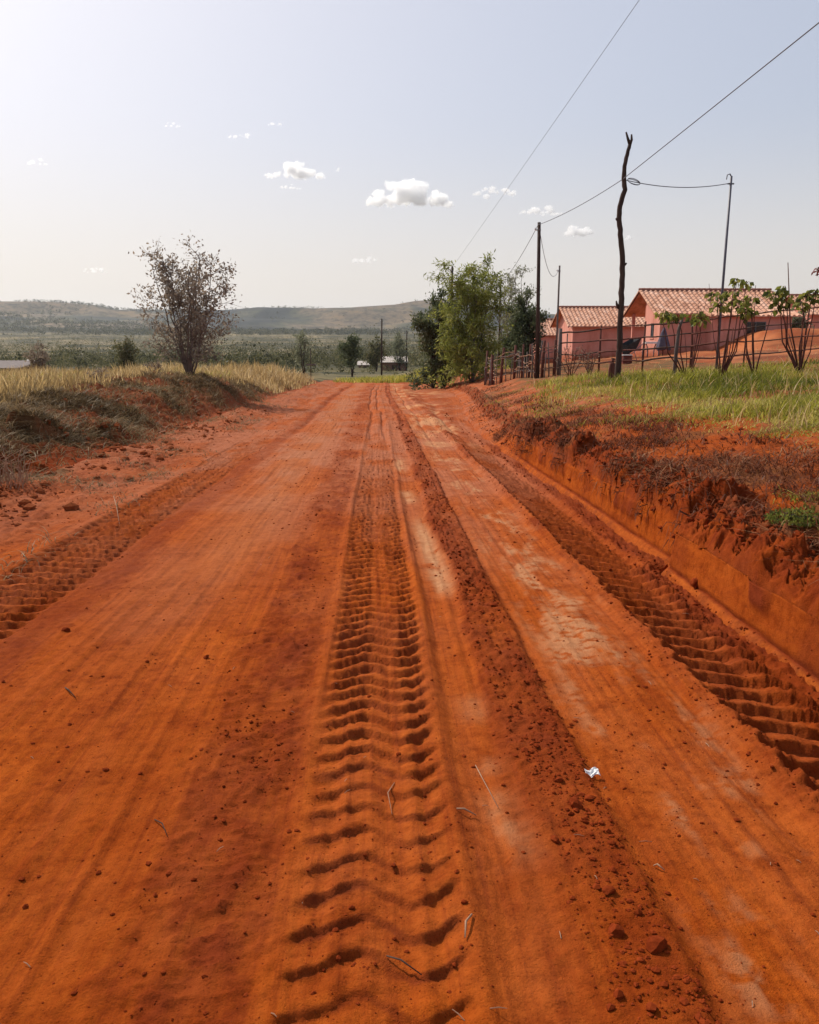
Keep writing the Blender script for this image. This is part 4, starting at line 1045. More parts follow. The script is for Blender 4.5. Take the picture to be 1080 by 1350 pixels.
A0 = P_[-1]; B0 = Vector((14.6, 24.2, 0))
root = empty('rail_fence', (A0.x, A0.y, A0.z)); tag(root, 'long sagging fence of thin dark rails in front of the houses', 'fence')
nP = 7
posts = []
for k in range(nP):
    t = k / (nP - 1); q = Vector((A0.x + (B0.x - A0.x) * t, A0.y + (B0.y - A0.y) * t, 0)); q.z = surf(q.x, q.y); posts.append(q)
for k, q in enumerate(posts):
    r = .085 if k == 0 else random.uniform(.025, .04); b = q - root.location; hgt = 1.85 if k == 0 else random.uniform(1.75, 1.95)
    mb = MB(); mb.tube([b + Vector((0, 0, -.3)), b + Vector((.02, 0, hgt * .5)), b + Vector((random.gauss(0, .04), 0, hgt))], [r, r, r * .85], 8, .12)
    mb.build('post', M['greywood'] if k == 0 else M['redwood'], root, True)
for h0 in (1.68, 1.25, .82, .40):
    for k in range(nP - 1):
        a, b = posts[k] - root.location, posts[k + 1] - root.location
        w0 = random.gauss(0, .03); r = (.030 if k < 4 else .022) * random.uniform(.8, 1.15)
        pts = [a.lerp(b, t) + Vector((0, -.04, h0 + w0 * (1 - abs(2 * t - 1)) + random.gauss(0, .012))) for t in (-.02, .2, .4, .6, .8, 1.02)]
        mb = MB(); mb.tube(pts, [r, r, r * .95, r * .9, r * .9, r * .8], 6, .15); mb.build('rail', M['redwood'] if k % 2 else M['darkwood'], root, True)

# ------------------------------------------------------------------ young broad-leaved plants along the fence
def sapling(label, pxb, Y, tips, bare=(), seed=1, leaf=.145, per=30):
    """tips: photo places of the leaf bunches; bare: ends of leafless stems"""
    random.seed(seed); rng = np.random.default_rng(seed)
    x, y, z = base_at(pxb, Y); root = empty('young_plant', (x, y, z)); tag(root, label, 'young plant', 'young plants along the fence')
    mb = MB(); b = Vector((x, y, z)); P = []; D = []
    for i, (px, py, rad_) in enumerate(tips):
        t = at(px, py, Y + random.uniform(-.25, .25)) - b
        k = Vector((t.x * random.uniform(.35, .75), t.y * .5, t.z * random.uniform(.28, .45)))
        k2 = k.lerp(t, .55) + Vector((random.gauss(0, .04), 0, 0))
        mb.tube([(0, 0, -.1), k * .45, k, k2, t], [.022, .019, .016, .012, .008], 6, .15)
        n = int(per * (rad_ / .25) ** 1.5) + 6
        for _ in range(n):
            u = Vector(rng.normal(size=3)).normalized(); q = t + Vector((u.x, u.y, u.z * .8)) * rad_ * rng.uniform(.35, 1.0)
            P.append(q); D.append((u.x, u.y, u.z * .4 - .75))
            if rng.random() < .35: mb.tube([t, t.lerp(q, .5) + Vector((0, 0, .03)), q], [.006, .005, .004], 4)
    for (px, py, r) in bare:
        t = at(px, py, Y) - b
        k = Vector((t.x * .55 + random.gauss(0, .05), t.y * .5, t.z * .45))
        mb.tube([(0, 0, -.1), k * .5, k, t], [r * 1.1, r, r * .8, r * .45], 6, .15)
    mb.build('stem', M['redwood'], root, True)
    P = np.array([p[:] for p in P]); D = np.array(D); n = len(P)
    s = rng.uniform(.7, 1.3, n) * leaf
    leaf_mesh('foliage', P, D, s, s * .75, M['bigleaf'], root, np.clip(rng.uniform(0, 1, n), 0, 1), .35, rng)
sapling('young plant with one drooping leaf bunch beside a grey stake', 905, 22.5, [(873, 415, .20), (884, 418, .22), (893, 415, .15)], [(903, 440, .012)], 1)
sapling('thin young plant with a small leaf bunch before the wing wall', 911, 22.0, [(918, 417, .20), (925, 420, .20)], [(922, 396, .010), (934, 385, .009), (925, 445, .012)], 2)
sapling('young plant with many tall leafy heads around the pipe pole', 952, 20.5, [(950, 402, .22), (972, 370, .13), (985, 373, .14), (975, 398, .26), (985, 412, .22), (945, 390, .18), (966, 385, .16)], [(935, 374, .010), (962, 430, .018), (967, 432, .016)], 3)
sapling('three stemmed young plant with bare upright tips', 996, 20.0, [(990, 395, .15), (983, 408, .14)], [(996.5, 376, .014), (1018, 412, .018), (980, 430, .018), (992, 412, .018)], 4)
sapling('rightmost young plant with dark glossy leaf bunches and a long bare shoot', 1056, 19.5, [(1022, 388, .22), (1032, 395, .20), (1036, 380, .13), (1064, 392, .22), (1076, 388, .22), (1058, 400, .16), (1026, 402, .14)],
        [(1039, 346, .020), (1062, 415, .016), (1040, 440, .016), (1074, 428, .016)], 5)
x, y, z = base_at(1112, 19); root = empty('branch_plant', (x, y, z)); tag(root, 'reddish dry leaf cluster poking in at the right edge', 'plant')
b = Vector((x, y, z)); t = at(1080, 357, 19) - b; mb = MB(); mb.tube([(0, 0, -.1), (.02, 0, 1.2), (-.05, 0, 2.2), t + Vector((.3, 0, .1)), t], [.035, .03, .022, .012, .006], 6, .15)
mb.tube([t, t + Vector((-.06, 0, .01)), t + Vector((-.10, 0, -.05))], [.005, .004, .003], 4); mb.build('stem', M['redwood'], root, True)
P = np.array([t[:]] * 16) + RNG.normal(0, .045, (16, 3)); M['redleaf'] = leafy('dry_red_leaves', (.10, .02, .015), (.22, .05, .035), .3)
leaf_mesh('foliage', P, np.tile([[-.6, 0, -.3]], (16, 1)) + RNG.normal(0, .4, (16, 3)), RNG.uniform(.10, .16, 16), RNG.uniform(.05, .08, 16), M['redleaf'], root, RNG.uniform(0, 1, 16))
x, y, z = base_at(890, 22.5)
o_ = MB(); o_.tube([(0, 0, -.2), (.01, 0, .8), (.05, 0, 1.35), (.13, .02, 1.62)], [.05, .048, .045, .035], 8, .15); o = o_.build('wooden_stake', M['greywood'], None, True); o.location = (x, y, z)
tag(o, 'stout grey stake with a bent top beside the drooping plant', 'stake')

# ------------------------------------------------------------------ tiled houses
def tiled_roof(L, D, eave, rise, og, oe, pitch=.33, course=.36, thick=.05):
    """two slopes of barrel tiles; ridge along x. returns mesh arrays"""
    V = []; F = []; n0 = 0; TN = []
    half = D / 2 + oe
    sl = rise / (D / 2)
    ncol = int(round((L + 2 * og) / pitch)); nx = ncol * 8 + 1
    xs_ = np.linspace(-og, L + og, nx); c = (np.arange(nx) % 8) / 8.0
    prof = np.where(c < .62, np.sin(np.pi * c / .62), -.42 * np.sin(np.pi * (c - .62) / .38)) * .062
    for sgn in (-1, 1):
        nc = int(half * math.hypot(1, sl) / course); rows_ = []
        for k in range(nc):
            rows_ += [(k / nc, .0), ((k + .97) / nc, .035)]
        rows_.append((1.0, .035))
        t = np.array([r[0] for r in rows_]); lift = np.array([r[1] for r in rows_])
        yy = D / 2 + sgn * t * half; zz = eave + rise - sl * t * half
        Xr, T = np.meshgrid(xs_, t)
        ti = np.broadcast_to(np.arange(nx) // 8, Xr.shape); tj = np.floor(T * nc - 1e-6)
        tone = _hash(ti.astype(int), tj.astype(int) + (50 if sgn > 0 else 0), int(L * 10)); TN.append(tone.ravel()); TN.append(tone.ravel())
        jit = .012 * fbm(Xr / pitch * 1.0, T * nc, 501, 2) + .022 * (_hash(ti.astype(int), tj.astype(int), 77) - .5)
        Zr = zz[:, None] + lift[:, None] + prof[None, :] + jit
        Yr = np.broadcast_to(yy[:, None], Xr.shape)
        up_ = np.stack([Xr, Yr, Zr], -1).reshape(-1, 3); f = grid_faces(*Xr.shape)
        lo_ = np.stack([Xr, Yr, np.broadcast_to(zz[:, None] - thick, Xr.shape)], -1).reshape(-1, 3)
        R, Cn = Xr.shape; ix = np.arange(R * Cn).reshape(R, Cn)
        rim = np.concatenate([ix[0], ix[:, -1], ix[-1][::-1], ix[:, 0][::-1]])
        rim2 = np.roll(rim, -1); k_ = rim != rim2
        side = np.stack([rim[k_], rim2[k_], rim2[k_] + R * Cn, rim[k_] + R * Cn], 1)
        V += [up_, lo_]; F += [f + n0, f[:, ::-1] + n0 + R * Cn, side + n0]; n0 += 2 * R * Cn
    return np.concatenate(V), np.concatenate(F), np.concatenate(TN)

def house(label, x, y, z, L, D, eave, rise, kind, depth=1.2, seed=1):
    """front-left corner at x, y; ridge runs across the view; gable end faces the road"""
    root = empty('tiled_house', (x, y, z)); tag(root, label, 'house', 'tiled pink houses behind the fence')
    w = .16; g0 = -depth
    def gable(xa, xb, y0, y1, inset=.02):
        f = lambda yy: eave + rise * (1 - abs(yy - D / 2) / (D / 2)) - inset
        poly = [(y0, g0), (y1, g0), (y1, f(y1))] + ([(D / 2, f(D / 2))] if y0 < D / 2 < y1 else []) + [(y0, f(y0))]
        return poly, xa, xb
    mb = MB()
    # left gable: near part flush, far part set back behind a porch; a window in the near part
    py0 = D * .50 if kind == 'porch' else D
    wy0, wy1, wz0, wz1 = (1.15, 1.80, 1.0, 1.95) if kind == 'porch' else (1.7, 2.15, .75, 1.95)
    f = lambda yy: eave + rise * (1 - abs(yy - D / 2) / (D / 2)) - .02
    def piece(y0, y1, za, zb):
        if zb is None:
            poly = [(y0, za), (y1, za), (y1, f(y1))] + ([(D / 2, f(D / 2))] if y0 < D / 2 - 1e-6 and y1 > D / 2 + 1e-6 else []) + [(y0, f(y0))]
        else: poly = [(y0, za), (y1, za), (y1, zb), (y0, zb)]
        mb.prism(poly, 0, w)
    piece(0, wy0, g0, None); piece(wy0, wy1, g0, wz0); piece(wy0, wy1, wz1, None); piece(wy1, py0, g0, None)
    if kind == 'porch':
        # recessed porch wall with a doorway, and its inner side
        dx_ = 1.5; dy0, dy1, dz1 = py0 + .75, py0 + 1.6, 2.1
        for (y0, y1, za, zb) in ((py0, dy0, g0, None), (dy0, dy1, dz1, None), (dy1, D, g0, None), (dy0, dy1, g0, 0.02)):
            poly = [(y0, za), (y1, za), (y1, f(y1) if zb is None else zb), (y0, f(y0) if zb is None else zb)]
            mb.prism(poly, dx_, dx_ + w)
        mb.box((w, py0 - w, g0), (dx_, py0, eave + rise * .9))
        mb.box((0, py0, g0), (dx_, D, .03))                               # porch floor
    # far wall, right gable
    mb.box((w, D - w, g0) if kind != 'porch' else (1.5 + w, D - w, g0), (L - w, D, eave - .03))
    poly = [(0, g0), (D, g0), (D, f(D)), (D / 2, f(D / 2)), (0, f(0))]; mb.prism(poly, L - w, L)
    # long front wall
    if kind == 'porch':
        wx, wd = L * .37, 1.05                                            # wing steps forward
        mb.box((w, 0, g0), (wx, w, eave - .04))
        mb.box((wx, -wd, g0), (wx + w, w, eave - .22))
        ox0, ox1, oz0, oz1 = wx + 2.2, wx + 3.5, 1.15, 2.02
        mb.box((wx + w, -wd, g0), (ox0, -wd + w, eave - .30)); mb.box((ox1, -wd, g0), (L - w, -wd + w, eave - .30))
        mb.box((ox0, -wd, g0), (ox1, -wd + w, oz0)); mb.box((ox0, -wd, oz1), (ox1, -wd + w, eave - .30))
        mb.box((L - w, -wd, g0), (L, 0, eave - .30))
    else:
        mb.box((w, 0, g0), (L - w, w, eave - .04))
    mb.build('wall', M['salmon'], root)
    oe = .50 if kind != 'porch' else 1.30
    V, F, TN = tiled_roof(L, D, eave, rise, .55, .45)
    if kind == 'porch':                                                   # the near slope runs on over the wing
        V2 = V.copy(); k = V2[:, 1] < 0; xk = V2[:, 0] > L * .34
        s_ = np.where(k & xk, 1 + 1.9 * 1.0, 1.0)
        dz = V2[:, 1] * (s_ - 1) * (rise / (D / 2)) * .35
        V2[:, 1] *= s_; V2[:, 2] += np.where(k & xk, dz, 0); V = V2
    rf = link('roof', np_mesh('roof', V, F, False, {'tone': TN}), M['tile'], root)
    # ridge of overlapping half-round tiles
    Vr = []; Fr = []; n0 = 0; n = int((L + 1.1) / .38)
    th = np.linspace(-.35, np.pi + .35, 9)
    for k in range(n):
        xa = -.55 + k * .38; xb_ = xa + .41; ra, rb = .115, .135
        A = np.stack([np.full(9, xa), D / 2 + ra * np.cos(th), eave + rise + .03 + ra * np.sin(th) * .9], 1)
        B = np.stack([np.full(9, xb_), D / 2 + rb * np.cos(th), eave + rise + .03 + rb * np.sin(th) * .9], 1)
        A2, B2 = A.copy(), B.copy(); A2[:, 2] -= .02; B2[:, 2] -= .02
        Vr += [A, B, A2, B2]; i = np.arange(8)
        Fr += [np.stack([i, i + 1, i + 10, i + 9], 1) + n0, np.stack([i + 18, i + 27, i + 28, i + 19], 1) + n0, np.stack([i + 9, i + 10, i + 28, i + 27], 1) + n0, np.stack([i, i + 18, i + 19, i + 1], 1) + n0]
        n0 += 36
    link('ridge_cap', np_mesh('ridge_cap', np.concatenate(Vr), np.concatenate(Fr), False), M['tiledark'], rf)
    def window(y0, y1, z0, z1, x_, axis):
        mbf = MB(); t = .05
        def bx(a0, a1, c0, c1):
            if axis == 'x': mbf.box((x_ + .02, a0, c0), (x_ + .09, a1, c1))
            else: mbf.box((a0, x_ + .02, c0), (a1, x_ + .09, c1))
        bx(y0 + .003, y0 + t, z0 + .003, z1 - .003); bx(y1 - t, y1 - .003, z0 + .003, z1 - .003); bx(y0 + t, y1 - t, z0 + .003, z0 + t); bx(y0 + t, y1 - t, z1 - t, z1 - .003)
        m0 = (y0 + y1) / 2; bx(m0 - .02, m0 + .02, z0 + t, z1 - t)
        fr = mbf.build('window', M['frame'], root)
        mbp = MB()
        if axis == 'x': mbp.box((x_ + .05, y0 + .01, z0 + .01), (x_ + .06, y1 - .01, z1 - .01))
        else: mbp.box((y0 + .01, x_ + .05, z0 + .01), (y1 - .01, x_ + .06, z1 - .01))
        mbp.build('pane', M['pane'], fr)
    for sy in (-1, 1):
        mbr = MB(); yo = D / 2 + sy * (D / 2 + .44); zo = eave - rise / (D / 2) * .44 - .10
        pa, pb_ = Vector((-.50, D / 2, eave + rise - .13)), Vector((-.50, yo, zo - .03))
        mbr.add([pa, pb_, pb_ + Vector((0, 0, .10)), pa + Vector((0, 0, .10)), pa + Vector((.04, 0, 0)), pb_ + Vector((.04, 0, 0)), pb_ + Vector((.04, 0, .10)), pa + Vector((.04, 0, .10))],
                [(0, 1, 2, 3), (7, 6, 5, 4), (0, 4, 5, 1), (1, 5, 6, 2), (2, 6, 7, 3), (3, 7, 4, 0)])
        mbr.build('rake_board', M['redwood'], rf)
    mbs_ = MB(); mbs_.box((-.05, wy0 - .08, wz0 - .07), (-.003, wy1 + .08, wz0 - .005)); mbs_.build('window_sill', M['salmon'], root)
    window(wy0, wy1, wz0, wz1, 0, 'x')
    if kind == 'porch':
        window(ox0, ox1, oz0, oz1, -wd, 'y')
        mbd = MB(); mbd.box((dx_ + .03, dy0 + .01, .03), (dx_ + .08, dy1 - .01, dz1 - .01)); dr = mbd.build('door', M['door'], root)
        mbh = MB(); mbh.tube([(dx_ + .03, dy1 - .12, 1.0), (dx_ - .03, dy1 - .12, 1.0), (dx_ - .03, dy1 - .24, 1.0)], .012, 6); mbh.build('handle', M['frame'], dr)
        mbc = MB(); mbc.box((.02, D - .22, .03), (.22, D - .02, eave - .06)); mbc.build('porch_column', M['salmon'], root)
        mbs = MB(); mbs.box((.0, py0 + .003, .0), (.14, py0 + .5, 1.05)); mbs.build('porch_parapet', M['salmon'], root)
    return root

# their places follow one street behind the fence
hx = at(868, 466, 54).x
house('nearest whole tiled house with porch and projecting wing', hx, 54, at(868, 466, 54).z, 8.2, 6.2, 2.72, 1.45, 'porch', 1.2, 1)
hx = at(754, 470, 69).x
house('plain pink tiled house with blank red wall left of the porch house', hx, 69, at(754, 471, 69).z, 7.6, 6.2, 2.72, 1.42, 'plain', 1.2, 2)
hx = at(706, 474, 86).x
house('farthest tiled house, only its roof end above the stick fence', hx + .4, 86, at(706, 475, 86).z, 7.6, 6.2, 2.75, 1.42, 'plain', 1.2, 3)
p = at(1066, 455, 66)
house('small part of a pink wall behind the rightmost young plant', p.x, 66, p.z, 7.5, 6, 2.6, 1.4, 'plain', 1.2, 5)

# ------------------------------------------------------------------ yard things
def ground_obj(name, px, Y): 
    x, y, z = base_at(px, Y); r = empty(name, (x, y, z)); return r
r = ground_obj('washing_stand', 857, 52.6); tag(r, 'pale blue white washing stand under the porch house window', 'washing stand')
r.location.z = surf(r.location.x, 52.6)
mb = MB(); mb.box((-.45, -.28, .80), (.45, .28, .92)); mb.build('basin', M['white'], r)
for sx in (-.36, .36):
    mb = MB(); pts = [(sx + .16 * math.cos(t), 0, .62 * math.sin(t) + .18) for t in np.linspace(0, math.pi, 9)]
    mb.tube([(sx + .16, 0, -.1)] + pts + [(sx - .16, 0, -.1)], .035, 6); mb.build('leg', M['bluemetal'], r, True)
r = ground_obj('draped_cloth', 873, 50.5); tag(r, 'dark blue grey cloth draped to a point over a stake', 'cloth')
r.location.z = surf(r.location.x, 50.5)
V = []; n = 16; lv = 7
for k in range(lv):
    t = k / (lv - 1); rad_ = .04 + .40 * t ** .8
    for j in range(n):
        a = 2 * math.pi * j / n; rr2 = rad_ * (1 + .18 * math.sin(5 * a + 1.3 * t) * t); V.append((rr2 * math.cos(a), rr2 * .7 * math.sin(a), 1.72 - 1.35 * t + .05 * math.sin(3 * a) * t))
F = [(k * n + j, (k + 1) * n + j, (k + 1) * n + (j + 1) % n, k * n + (j + 1) % n) for k in range(lv - 1) for j in range(n)]
me = np_mesh('cloth_sheet', np.array(V), np.array(F), True); M['cloth'] = plain('dark_blue_grey_cloth', (.05, .045, .065), (.12, .11, .145), 5, .9, .2, .01)
o = link('cloth_sheet', me, M['cloth'], r); s_ = o.modifiers.new('t', 'SOLIDIFY'); s_.thickness = .012
mb = MB(); mb.tube([(0, 0, -.2), (0, 0, 1.70)], [.035, .03], 7); mb.build('stake', M['redwood'], r)
# tipped wheelbarrow
r = ground_obj('wheelbarrow', 832, 46); tag(r, 'black wheelbarrow tipped up in front of the porch', 'wheelbarrow')
r.rotation_euler = (0, 0, .4)
mb = MB(); top = [(-.55, -.36, .95), (.35, -.36, 1.35), (.35, .36, 1.35), (-.55, .36, .95)]; bot = [(-.42, -.22, .45), (.12, -.22, .70), (.12, .22, .70), (-.42, .22, .45)]
bot2 = [(a * .92, b * .86, c + .04) for a, b, c in bot]; top2 = [(a * .97, b * .95, c) for a, b, c in top]
mb.add(bot + top + bot2 + top2, [(3, 2, 1, 0), (0, 1, 5, 4), (1, 2, 6, 5), (2, 3, 7, 6), (3, 0, 4, 7), (8, 9, 10, 11), (9, 8, 12, 13), (10, 9, 13, 14), (11, 10, 14, 15), (8, 11, 15, 12), (4, 5, 13, 12), (5, 6, 14, 13), (6, 7, 15, 14), (7, 4, 12, 15)])
M['blackmetal'] = plain('black_painted_metal', (.02, .02, .022), (.05, .048, .05), 8, .5, .2, .004)
mb.build('tray', M['blackmetal'], r)
mb = MB(); pts = [(-.5 + .20 * math.cos(t), 0, .20 + .20 * math.sin(t)) for t in np.linspace(0, 2 * math.pi, 17)]; mb.tube(pts, .05, 7); wl = mb.build('wheel', M['blackmetal'], r, True)
mb = MB(); mb.tube([(-.5, -.06, .2), (-.5, .06, .2)], .05, 8); mb.tube([(-.66, 0, .2), (-.34, 0, .2)], .012, 5); mb.tube([(-.5, 0, .04), (-.5, 0, .36)], .012, 5); mb.build('hub', M['frame'], wl)
for sy in (-.2, .2):
    mb = MB(); mb.tube([(-.5, sy * .4, .2), (-.1, sy, .5), (.7, sy * 1.5, 1.15)], .022, 6); mb.build('handle', M['frame'], r, True)
    mb = MB(); mb.tube([(.0, sy, .62), (.22, sy * 1.2, .02)], .02, 6); mb.build('leg', M['frame'], r, True)
r = ground_obj('wooden_crate', 826, 43.5); tag(r, 'small dark red crate standing on the bare yard', 'crate')
mb = MB()
for k in range(3): mb.box((-.24, -.18, .02 + k * .15), (.24, -.16, .15 + k * .15)); mb.box((-.24, .16, .02 + k * .15), (.24, .18, .15 + k * .15)); mb.box((-.24, -.157, .02 + k * .15), (-.22, .157, .15 + k * .15)); mb.box((.22, -.157, .02 + k * .15), (.24, .157, .15 + k * .15))
mb.build('slats', M['door'], r)
mb = MB(); mb.box((-.26, -.20, .455), (.26, .20, .475)); mb.build('lid', M['white'], r)
r = ground_obj('cloth_sack', 815, 24.5); tag(r, 'dusty brown sack leaning at the foot of the crooked trunk', 'sack')
V, F = rock_shape(77, 3); V = V * np.array([.17, .14, .42]) * np.where(V[:, 2:3] > .2, .85, 1.0); V[:, 2] += .26
o = link('sack_body', np_mesh('sack_body', V, F, True), M['redwood'], r)
mb = MB(); mb.tube([(0, 0, .50), (.01, 0, .56), (.03, .01, .63)], [.06, .03, .07], 9, .2); mb.build('tied_neck', M['redwood'], r, True); r.location.x -= .12; r.location.y += .2

# ------------------------------------------------------------------ small far buildings
def shed(label, pxl, pxr, Y, py_top, py_eave, py_base, wallm, roofm, depth=4.0):
    a = at(pxl, py_base, Y); b = at(pxr, py_base, Y); zt = at(pxl, py_top, Y).z; ze = at(pxl, py_eave, Y).z
    root = empty('low_shed', (a.x, Y, a.z)); tag(root, label, 'shed', 'small far buildings'); L = b.x - a.x; e_ = ze - a.z; t_ = zt - a.z
    mb = MB(); mb.box((0, 0, -1.5), (L, .2, e_)); mb.box((0, depth - .2, -1.5), (L, depth, t_ - .1)); mb.prism([(.2, -1.5), (depth - .2, -1.5), (depth - .2, t_ - .12), (.2, e_ - .02)], 0, .2); mb.prism([(.2, -1.5), (depth - .2, -1.5), (depth - .2, t_ - .12), (.2, e_ - .02)], L - .2, L)
    mb.build('wall', wallm, root)
    V = []; nx = int(L / .12) + 2; xs_ = np.linspace(-.3, L + .3, nx); zz = .025 * np.sin(np.arange(nx) * 2.1)
    y_ = np.array([-.4, depth + .3]); z_ = np.array([e_ + .0, t_ + .06])
    Vr = np.stack([np.tile(xs_, 2), np.repeat(y_, nx), np.repeat(z_, nx) + np.tile(zz, 2)], 1)
    o = link('roof', np_mesh('roof', Vr, grid_faces(2, nx), False), roofm, root); s_ = o.modifiers.new('t', 'SOLIDIFY'); s_.thickness = .05
    mb = MB(); mb.box((L * .4, -.03, -.9), (L * .4 + .9, -.004, min(.9, e_ - .25))); mb.build('door', M['darkwood'], root)
    return root
M['palesheet'] = plain('pale_sheet_roof', (.36, .31, .27), (.50, .44, .40), 1.5, .6, .2, .01)
M['brownwall'] = plain('brown_block_wall', (.16, .085, .06), (.26, .14, .10), 2.5, .9, .3, .02)
shed('long low shed with pale roof at the road end', 504, 536, 150, 470.5, 477.5, 488, M['brownwall'], M['palesheet'])
shed('tiny pale roofed shed beside the dark round headed tree', 473, 486, 175, 477, 481, 489, M['brownwall'], M['palesheet'])
shed('brown shed with grey roof at the left edge', -30, 24, 75, 478.5, 485, 494, M['brownwall'], plain('grey_sheet_roof', (.15, .12, .11), (.22, .18, .165), 1.5, .7, .2, .01), 5)
a = at(16.5, 476, 78); r = empty('water_tank', (a.x, 82, at(16.5, 484, 82).z)); tag(r, 'small white water tank rising behind the left shed', 'tank')
mb = MB(); pr = [(.0, 1.05), (.30, 1.0), (.42, .9), (.45, .75), (.45, .1), (.42, .0)]
n = 16; V = [(r_ * math.cos(2 * math.pi * j / n), r_ * math.sin(2 * math.pi * j / n), z_ - .3) for r_, z_ in pr for j in range(n)]
mb.add(V, [(k * n + j, k * n + (j + 1) % n, (k + 1) * n + (j + 1) % n, (k + 1) * n + j) for k in range(len(pr) - 1) for j in range(n)]); mb.build('tank_body', M['white'], r, True)
mb = MB(); mb.box((-.5, -.5, -3.0), (-.4, -.4, -.3)); mb.box((.4, -.5, -3.0), (.5, -.4, -.3)); mb.box((-.5, .4, -3.0), (-.4, .5, -.3)); mb.box((.4, .4, -3), (.5, .5, -.3)); mb.box((-.55, -.55, -.36), (.55, .55, -.303)); mb.build('stand', M['darkwood'], r)

# ------------------------------------------------------------------ clouds: thin bodies of vapour
def cloud(label, px, py, w, h, seed, dens=.030, Dst=4200):
    rnd = random.Random(seed); c = at(px, py, Dst); W = w / 1080 * Dst; H = h / 1080 * Dst
    import bmesh
    bm = bmesh.new(); n = max(10, int(w / 2.2))
    for k in range(n):
        u = rnd.uniform(-1, 1); prof = (1 - abs(u) ** 2.2)
        r = H * rnd.uniform(.11, .27) * (.5 + .5 * prof)
        mtx = Matrix.Translation((u * W * .47, rnd.gauss(0, W * .10), -H * .42 + r * .55 + rnd.uniform(0, 1) ** 1.5 * H * .55 * prof)) @ Matrix.Diagonal((rnd.uniform(1.0, 1.7), 1.2, rnd.uniform(.75, 1.0), 1)) @ Matrix.Scale(r, 4)
        bmesh.ops.create_icosphere(bm, subdivisions=2, radius=1, matrix=mtx)
    me = bpy.data.meshes.new('cloud'); bm.to_mesh(me); bm.free()
    o = link('cloud', me, M['cloud']); o.location = c; tag(o, label, 'cloud', 'small white clouds')
    rm = o.modifiers.new('join', 'REMESH'); rm.mode = 'VOXEL'; rm.voxel_size = max(1.4, H * .028)
    tx = bpy.data.textures.new('billow', 'CLOUDS'); tx.noise_scale = H * .22; tx.noise_depth = 3
    dm = o.modifiers.new('billow', 'DISPLACE'); dm.texture = tx; dm.texture_coords = 'LOCAL'; dm.strength = H * .24; dm.mid_level = .55
    t2 = bpy.data.textures.new('wisp', 'CLOUDS'); t2.noise_scale = H * .07; t2.noise_depth = 4
    d2 = o.modifiers.new('wisp', 'DISPLACE'); d2.texture = t2; d2.texture_coords = 'LOCAL'; d2.strength = H * .26; d2.mid_level = .5
m, nt, out = mat('cloud_vapour')
pv = N(nt, 'ShaderNodeVolumePrincipled'); pv.inputs['Color'].default_value = (1, 1, 1, 1); pv.inputs['Density'].default_value = .05; pv.inputs['Anisotropy'].default_value = .45
nt.links.new(pv.outputs[0], out.inputs['Volume']); M['cloud'] = m
for i, (lab, px, py, w, h) in enumerate([
        ('largest cloud, long and flat based, in the middle of the sky', 538, 252, 108, 38), ('second largest cloud with two heaped tops', 389, 222, 72, 26),
        ('small sliver of cloud under the two topped cloud', 381, 245, 30, 9), ('long thin cloud right of the largest one', 651, 251, 58, 15),
        ('low cloud with a rounded head left of the straight fence pole', 712, 276, 54, 15), ('single puffy cloud between fence pole and crooked trunk', 764, 301, 36, 21),
        ('small flat cloud high on the left', 316, 177, 28, 10), ('tiny cloud highest of all on the left', 361, 163, 24, 8), ('faint small cloud farthest up left of the flat one', 225, 164, 24, 7),
        ('small cloud alone near the left edge', 49, 211, 22, 13), ('low pale cloud above the middle of the hills', 481, 341, 38, 12), ('lowest faint cloud above the left hill', 125, 355, 34, 10),
        ('tiny puff right of the crooked trunk', 828, 313, 14, 9), ('tiny puff right of the two topped cloud', 448, 223, 10, 6)]):
    cloud(lab, px, py, w, h, 900 + i)

# ------------------------------------------------------------------ air, sky, sun, camera
HAZE = .7e-4
me = bpy.data.meshes.new('haze'); mb = MB(); mb.box((-9500, -9500, -16), (9500, 9500, 190))
m, nt, out = mat('dusty_air'); pv = N(nt, 'ShaderNodeVolumePrincipled'); pv.inputs['Color'].default_value = (.86, .92, 1.0, 1); pv.inputs['Density'].default_value = HAZE; pv.inputs['Anisotropy'].default_value = .5
nt.links.new(pv.outputs[0], out.inputs['Volume'])
o = mb.build('haze', m, None); tag(o, 'thin dusty haze over the whole valley', 'haze', kind='stuff')

w = bpy.data.worlds.new('World'); bpy.context.scene.world = w; w.use_nodes = True; nt = w.node_tree; nt.nodes.clear()
sky = nt.nodes.new('ShaderNodeTexSky'); sky.sky_type = 'NISHITA'; sky.sun_disc = False; sky.sun_elevation = SUN_EL; sky.sun_rotation = SUN_AZ
sky.air_density = 1.0; sky.dust_density = 6.0; sky.ozone_density = 2.0; sky.altitude = 400
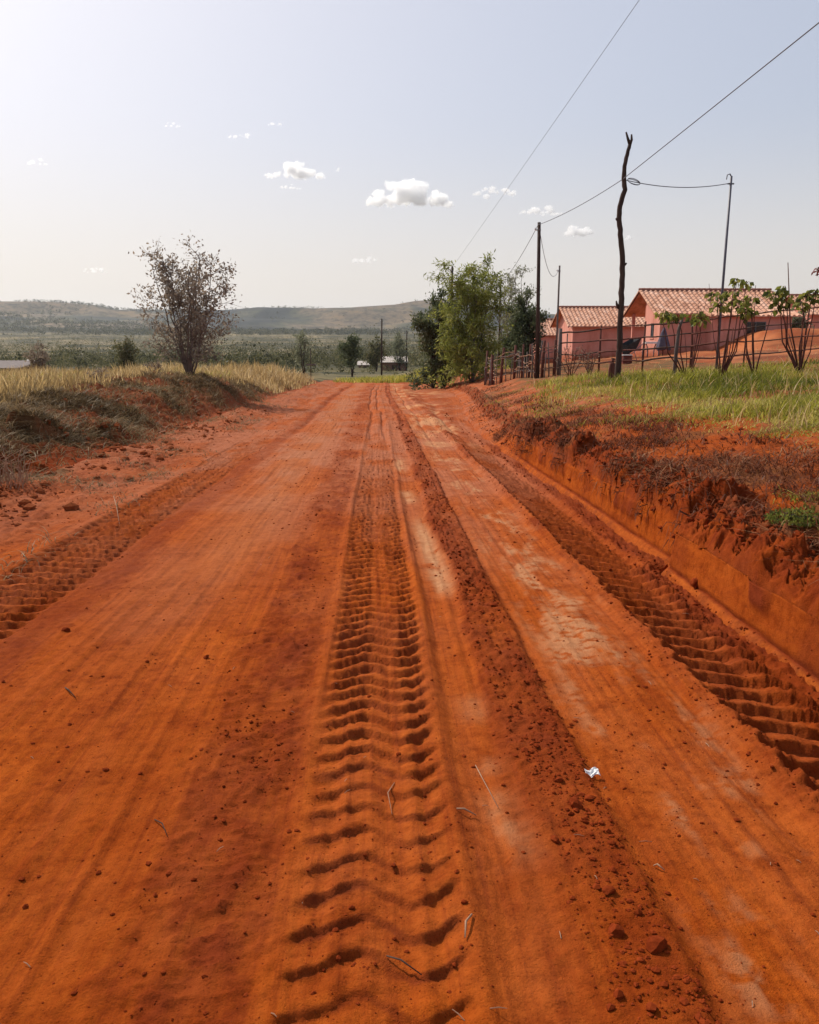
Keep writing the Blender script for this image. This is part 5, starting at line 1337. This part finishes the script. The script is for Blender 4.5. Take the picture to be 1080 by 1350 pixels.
# a dusty, bright sky: the Nishita sky scaled down and flattened, with a pale dust veil towards the horizon
EXPO = .5
L = nt.links
mu = nt.nodes.new('ShaderNodeMix'); mu.data_type = 'RGBA'; mu.blend_type = 'MULTIPLY'; mu.inputs[0].default_value = 1; mu.inputs[7].default_value = (.091, .0895, .1015, 1)
gm = nt.nodes.new('ShaderNodeGamma'); gm.inputs[1].default_value = .43
tc = nt.nodes.new('ShaderNodeTexCoord'); sp = nt.nodes.new('ShaderNodeSeparateXYZ'); L.new(tc.outputs['Generated'], sp.inputs[0])
r = ramp(nt, [(0, (.66, .66, .66)), (.24, (0, 0, 0))]); r.color_ramp.interpolation = 'EASE'; L.new(sp.outputs[2], r.inputs[0])
L.new(sky.outputs[0], mu.inputs[6]); L.new(mu.outputs[2], gm.inputs[0])
veil = mixc(nt, r.outputs[0], gm.outputs[0], (.93, .85, .765))
bg = nt.nodes.new('ShaderNodeBackground'); bg.inputs[1].default_value = 2 ** -EXPO; ow = nt.nodes.new('ShaderNodeOutputWorld')
L.new(veil, bg.inputs[0]); L.new(bg.outputs[0], ow.inputs[0])
sd = bpy.data.lights.new('sun', 'SUN'); sd.energy = 3.4; sd.angle = math.radians(.6); sd.color = (1, .93, .82)
so = bpy.data.objects.new('sun', sd); C.objects.link(so)
to_sun = Vector((math.sin(SUN_AZ) * math.cos(SUN_EL), math.cos(SUN_AZ) * math.cos(SUN_EL), math.sin(SUN_EL)))
so.rotation_euler = to_sun.to_track_quat('Z', 'Y').to_euler()

cd = bpy.data.cameras.new('camera'); cam = bpy.data.objects.new('camera', cd); C.objects.link(cam)
cam.location = (0, 0, EYE); cam.rotation_euler = (math.pi / 2 - PITCH, 0, -YAW)
cd.sensor_fit = 'HORIZONTAL'; cd.sensor_width = 36; cd.lens = 36; cd.clip_start = .05; cd.clip_end = 30000
sc = bpy.context.scene; sc.camera = cam
sc.view_settings.view_transform = 'Standard'; sc.view_settings.look = 'None'; sc.view_settings.exposure = EXPO; sc.view_settings.gamma = 1
sc.cycles.volume_bounces = 24; sc.cycles.max_bounces = 24; sc.cycles.diffuse_bounces = 3; sc.cycles.glossy_bounces = 2; sc.cycles.transmission_bounces = 4; sc.cycles.transparent_max_bounces = 8
sc.cycles.use_denoising = True
try: sc.cycles.denoiser = 'OPENIMAGEDENOISE'
except Exception: pass
